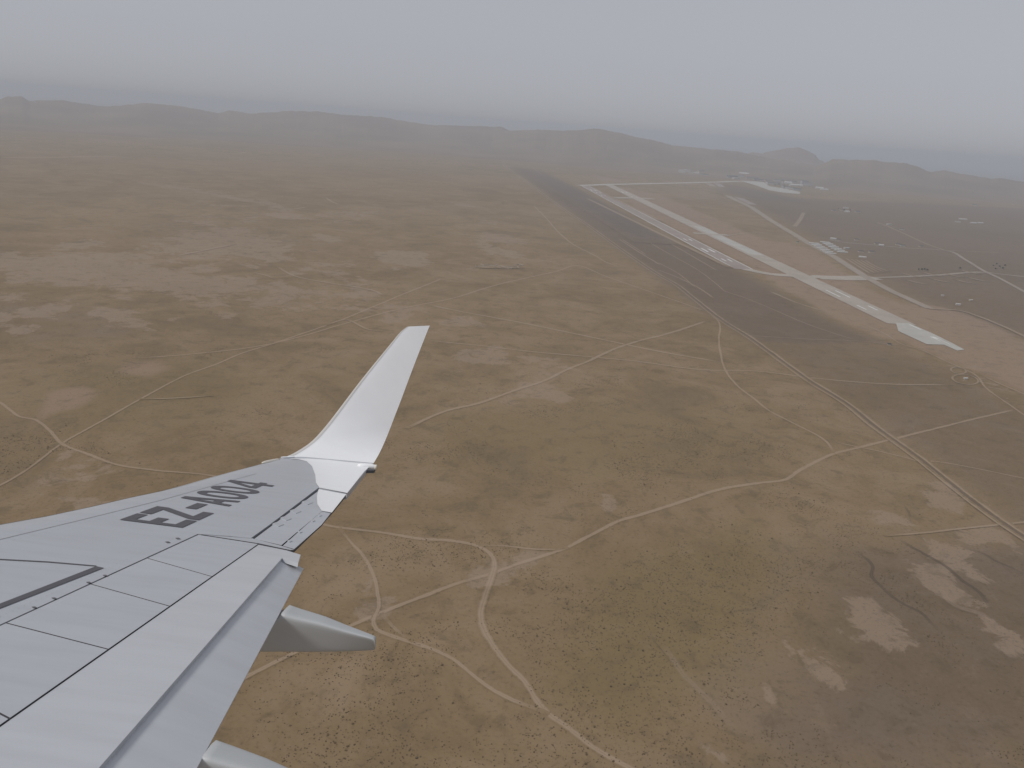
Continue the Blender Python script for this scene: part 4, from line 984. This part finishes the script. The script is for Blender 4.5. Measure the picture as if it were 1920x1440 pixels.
for ch, s0, s1 in (('E', 7.53, 7.90), ('Z', 7.95, 8.385), ('-', 8.47, 8.82), ('A', 8.86, 9.27), ('0', 9.335, 9.735), ('0', 9.80, 10.20), ('4', 10.29, 10.83)):
    w, polys = GL[ch]
    if polys is None: polys = ring_glyph(w)
    tri = tessellate_polygon([[Vector((x, y, 0)) for x, y in pl] for pl in polys])
    flat = [p for pl in polys for p in pl]
    P = [(s0 + x / w * (s1 - s0), C_BOT - y * HGT, -HW + 0.005) for x, y in flat]
    o = local_mesh('registration_character', P, [tuple(t) for t in tri], M_MARK, skin, smooth=False)
    o['label'] = 'dark painted registration character %s' % {'-': 'dash', '0': 'zero', '4': 'four'}.get(ch, ch)
# faint skin seams
def seam(pix, w=0.006, mat=M_SEAM):
    P = [WP(x, y, 0.003) for x, y in pix]; V = []; F = []
    for k, p in enumerate(P):
        t = P[min(k + 1, len(P) - 1)] - P[max(k - 1, 0)]; t = t / np.linalg.norm(t); n = np.array([-t[1], t[0], 0])
        V += [p - n * w / 2, p + n * w / 2]
    for k in range(len(P) - 1): F.append((2 * k, 2 * k + 1, 2 * k + 3, 2 * k + 2))
    local_mesh('skin_seam', V, F, mat, skin, smooth=False)
M_SEAMF = plain_mat('faint_seam', (0.33, 0.34, 0.36), 0.5, 0.4, 0.2, 6.0)
seam([(-250, 1068), (0, 1011), (150, 975), (300, 938), (400, 910), (480, 888)], .008, M_SEAMF)
seam([(371, 1001), (430, 1005), (471, 1009)], .008, M_SEAMF)

def rivets(pix, gap=.055, size=.0038):
    P = [WP(x, y, 0.0036) for x, y in pix]; V = []; F = []
    for a, b in zip(P[:-1], P[1:]):
        n = int(np.linalg.norm(b - a) / gap); t = (b - a) / np.linalg.norm(b - a); w = np.array([-t[1], t[0], 0])
        for k in range(n):
            c = a + (b - a) * (k / n); i0 = len(V)
            V += [c + (t * math.cos(q) + w * math.sin(q)) * size for q in (0.4, 1.97, 3.54, 5.11)]; F.append((i0, i0 + 1, i0 + 2, i0 + 3))
    o = local_mesh('rivet_row', V, F, M_SEAMF, skin, smooth=False); o['kind'] = 'stuff'
rivets([(-200, 1247), (0, 1156), (160, 1084), (365, 991)])
rivets([(-200, 1066), (0, 1019), (150, 982), (300, 944), (400, 916), (480, 893)], .07)
rivets([(380, 995), (460, 1001), (588, 909)], .07)

# --- winglet
WL_LE = [(531, 857.5), (545, 853.5), (565, 842), (587, 827), (615, 795), (640, 762), (670, 722), (702, 682), (735, 642), (752, 621), (764, 612.5)]
WL_TE = [(700, 869), (705, 861), (714, 845), (727, 815), (739.5, 782), (752, 750), (766, 712), (780, 675), (795, 637), (804, 614), (806, 610.5)]
def winglet():
    pl, pt = WP(531, 857.5, -.03), WP(700, 869, 0.0)
    base_dir = (pt - pl)[:2] / np.linalg.norm((pt - pl)[:2])
    Rb, cant = 0.75, math.radians(14)
    def prof(w):                                 # outboard offset against height above the wing plane
        w = max(w, 0.0); wm = Rb * (1 - math.sin(cant))
        if w < wm: return math.sqrt(max(Rb ** 2 - (Rb - w) ** 2, 0))
        return Rb * math.cos(cant) + (w - wm) * math.tan(cant)
    nrm = np.array([base_dir[1], -base_dir[0]])
    if nrm[0] < 0: nrm = -nrm                    # outboard normal of the base line in the wing plane
    def hit(px, py):
        r = np.array([px - 960.0, py - 720.0, FPX]); r = np.array([r @ d1, r @ d2, r @ nw]); r = r / r[0]
        lo_, hi_ = 11.0, 19.0
        def g(t):
            p = r * t; return (p[:2] - pl[:2]) @ nrm - prof(p[2] + HW + .01)
        a, b = lo_, hi_
        for _ in range(60):
            m = (a + b) / 2
            if g(m) > 0: b = m
            else: a = m
        return r * (a + b) / 2
    LEp = [hit(*p) for p in WL_LE]; TEp = [hit(*p) for p in WL_TE]
    def dens(pts, n):
        P = np.array(pts); return spline(P, 0.12) if False else np.array([np.array([np.interp(t, np.linspace(0, 1, len(P)), P[:, k]) for k in range(3)]) for t in np.linspace(0, 1, n)])
    n = 41; LEd, TEd = dens(LEp, n), dens(TEp, n)
    # smooth both edges slightly
    for _ in range(3):
        LEd[1:-1] = (LEd[:-2] + 2 * LEd[1:-1] + LEd[2:]) / 4; TEd[1:-1] = (TEd[:-2] + 2 * TEd[1:-1] + TEd[2:]) / 4
    xs = [0, .008, .025, .06, .12, .22, .35, .5, .65, .8, .92, 1.0]
    V = []; F = []; m = len(xs)
    for i in range(n):
        a, b = LEd[i], TEd[i]; ch = np.linalg.norm(b - a)
        tv = (TEd[min(i + 1, n - 1)] - TEd[max(i - 1, 0)]) + (LEd[min(i + 1, n - 1)] - LEd[max(i - 1, 0)]); cd = (b - a) / ch
        N_ = np.cross(cd, tv); N_ /= np.linalg.norm(N_)
        if N_[0] > 0: N_ = -N_                    # towards the camera, inboard
        for x in xs:
            th = 0.09 * ch * 2.6 * (.2969 * math.sqrt(x) - .126 * x - .3516 * x * x + .2843 * x ** 3 - .1015 * x ** 4)
            V.append(a + (b - a) * x + N_ * th * 0.5 * min(1, 3 * i / n))
        for x in xs:
            th = 0.09 * ch * 3.6 * (.2969 * math.sqrt(x) - .126 * x - .3516 * x * x + .2843 * x ** 3 - .1015 * x ** 4)
            V.append(a + (b - a) * x - N_ * (th + .004))
    for i in range(n - 1):
        for k in range(m - 1):
            a = i * 2 * m + k; F.append((a, a + 1, a + 2 * m + 1, a + 2 * m)); b = a + m; F.append((b, b + 2 * m, b + 2 * m + 1, b + 1))
        a = i * 2 * m; F.append((a, a + 2 * m, a + 3 * m, a + m)); a += m - 1; F.append((a, a + m, a + 3 * m, a + 2 * m))
    t0 = (n - 1) * 2 * m
    for k in range(m - 1): F.append((t0 + k, t0 + k + 1, t0 + m + k + 1, t0 + m + k))
    o = local_mesh('winglet', V, F, M_WHITE, smooth=True)
    md = o.modifiers.new('edge', 'EDGE_SPLIT'); md.split_angle = math.radians(45)
    o['label'] = 'upswept white winglet at the wing tip'
    # leading edge of the winglet, its warm sunlit tone painted in
    V = []; F = []
    for i in range(3, n):
        a, b = LEd[i], TEd[i]; ch = np.linalg.norm(b - a); cd = (b - a) / ch
        tv = LEd[min(i + 1, n - 1)] - LEd[max(i - 1, 0)]; N_ = np.cross(cd, tv); N_ /= np.linalg.norm(N_)
        if N_[0] > 0: N_ = -N_
        nth = lambda x, k_: 0.09 * ch * k_ * (.2969 * math.sqrt(x) - .126 * x - .3516 * x * x + .2843 * x ** 3 - .1015 * x ** 4)
        for x, k_ in ((.055, 1.3), (.025, 1.3), (.008, 1.3), (-.004, 0.0), (.008, -3.6), (.03, -3.6)):
            V.append(a + cd * x * ch + N_ * (nth(max(x, 0), k_) * (min(1, 3 * i / n) if k_ > 0 else 1) + (.003 if k_ > 0 else -.008 if k_ < 0 else 0)))
    for i in range(n - 4):
        for k in range(5): q = i * 6 + k; F.append((q, q + 1, q + 7, q + 6))
    le = local_mesh('leading_edge', V, F, M_LE, parent=o, smooth=True); le['label'] = 'leading edge of the winglet in a painted sunlit tone'
    return o
wl = winglet()
# lamps at the tip
def capsule(name, pa, pb, off_a, off_b, rad, mat, squash=.7, parent=wing, n=10):
    A_, B_ = WP(*pa, off=off_a), WP(*pb, off=off_b); ax = B_ - A_; L_ = np.linalg.norm(ax); ax /= L_
    u = np.cross(ax, [0, 0, 1.0]); u /= np.linalg.norm(u); w = np.cross(ax, u); V = []; F = []
    st = [(0, .05), (.06, .55), (.2, .9), (.4, 1), (.75, 1), (.93, .92), (1, .8)]
    for x, r in st:
        for k in range(n):
            a = 2 * math.pi * k / n; V.append(A_ + ax * L_ * x + u * math.cos(a) * rad * r + w * math.sin(a) * rad * r * squash)
    for i in range(len(st) - 1):
        for k in range(n): F.append((i * n + k, i * n + (k + 1) % n, (i + 1) * n + (k + 1) % n, (i + 1) * n + k))
    F += [tuple(range(n)), tuple(range((len(st) - 1) * n, len(st) * n))]
    return local_mesh(name, V, F, mat, parent, smooth=True)
capsule('position_lamp', (491, 868.5), (522, 862), -.06, -.05, .045, M_LAMP)
capsule('lamp_fairing', (526, 857.5), (552, 857), -.01, .0, .022, M_WHITE)
tl = capsule('tail_lamp', (670, 872.5), (704, 876), .015, .015, .05, M_WHITE, 1.0)
capsule('lamp_lens', (702, 875.8), (706.5, 876.4), .015, .015, .05, M_LAMP, 1.0, parent=tl)
panel('lamp_bracket', [(672, 877), (679, 876), (704, 880), (701, 882), (678, 881.5)], M_EDGE_DK, off=-.004, thick=.05, bevel=.002)

# --- flap track fairings
def fairing(s0, s1, pix_top, pix_bot, label):
    """canoe under the flap: near side in the plane s0, far side in s1 at the trailing edge"""
    T_ = np.array([SP(x, y, s0) for x, y in pix_top]); B_ = np.array([SP(x, y, s0) for x, y in pix_bot])
    c0, c1 = T_[0, 1], T_[-1, 1]; wid = (s1 - s0) / 2
    cs = np.concatenate([np.linspace(c0 - .7, c0 - .03, 8), np.linspace(c0, c1 - .02, 22), [c1 - .006, c1]]); V = []; F = []; n = 24
    for i, c in enumerate(cs):
        zt = np.interp(c, T_[:, 1], T_[:, 2]) if c >= c0 else T_[0, 2] - min(.09, .02 + (c0 - c) * .5)
        zb = np.interp(c, B_[:, 1], B_[:, 2]) if c >= B_[0, 1] else B_[0, 2] + (B_[0, 1] - c) ** 2 * .30
        v = max(0, (c - c0) / (c1 - c0)); w = wid * (1 - .70 * v ** 1.2)
        if i == len(cs) - 1: zt -= .016; zb += .012; w *= .72
        zc, hz = (zt + zb) / 2, max((zt - zb) / 2, .02)
        for k in range(n):
            a = 2 * math.pi * (k + .5) / n; ca, sa = math.cos(a), math.sin(a); e = .30; zz = math.copysign(abs(sa) ** e, sa)
            V.append((s0 + w + w * math.copysign(abs(ca) ** e, ca) * (.78 + .22 * zz) + (1 - zz) * .045, c, zc + hz * zz))
    for i in range(len(cs) - 1):
        for k in range(n): F.append((i * n + k, i * n + (k + 1) % n, (i + 1) * n + (k + 1) % n, (i + 1) * n + k))
    F += [tuple(range(n)), tuple(range((len(cs) - 1) * n, len(cs) * n))]
    o = local_mesh('flap_track_fairing', V, F, M_FAIR, smooth=True); o['label'] = label
    md = o.modifiers.new('edge', 'EDGE_SPLIT'); md.split_angle = math.radians(60)
    return o
fairing(WP(529, 1152, DROP_TE)[0], WP(540, 1131, DROP_TE)[0], [(527, 1151), (552, 1158), (600, 1169), (647, 1183.5), (694, 1196.5), (703, 1200)], [(470, 1238), (560, 1237.5), (640, 1234), (690, 1230), (703, 1228)], 'outer flap track fairing jutting past the trailing edge')
fairing(WP(380, 1426, DROP_TE)[0], WP(402, 1385, DROP_TE)[0], [(378, 1421), (420, 1433), (480, 1450), (560, 1478), (650, 1508), (690, 1522)], [(300, 1560), (450, 1565), (560, 1562), (660, 1555), (690, 1550)], 'inner flap track fairing at the bottom frame edge')

# ------------------------------------------------------------------ haze
def haze():
    v, f = box_faces(48000, 48000, -2.0, 440.0)
    m = bpy.data.materials.new('haze_air'); m.use_nodes = True; nt = m.node_tree; nt.nodes.clear()
    out = nt.nodes.new('ShaderNodeOutputMaterial'); pv = nt.nodes.new('ShaderNodeVolumePrincipled')
    pv.inputs['Color'].default_value = (0.70, 0.745, 0.82, 1); pv.inputs['Density'].default_value = 0.000105
    pv.inputs['Anisotropy'].default_value = 0.0
    nt.links.new(pv.outputs[0], out.inputs['Volume'])
    o = mesh_obj('haze', v, f, m)
    tag(o, 'pale dusty haze filling the air over the plain', 'haze', kind='stuff')
haze()
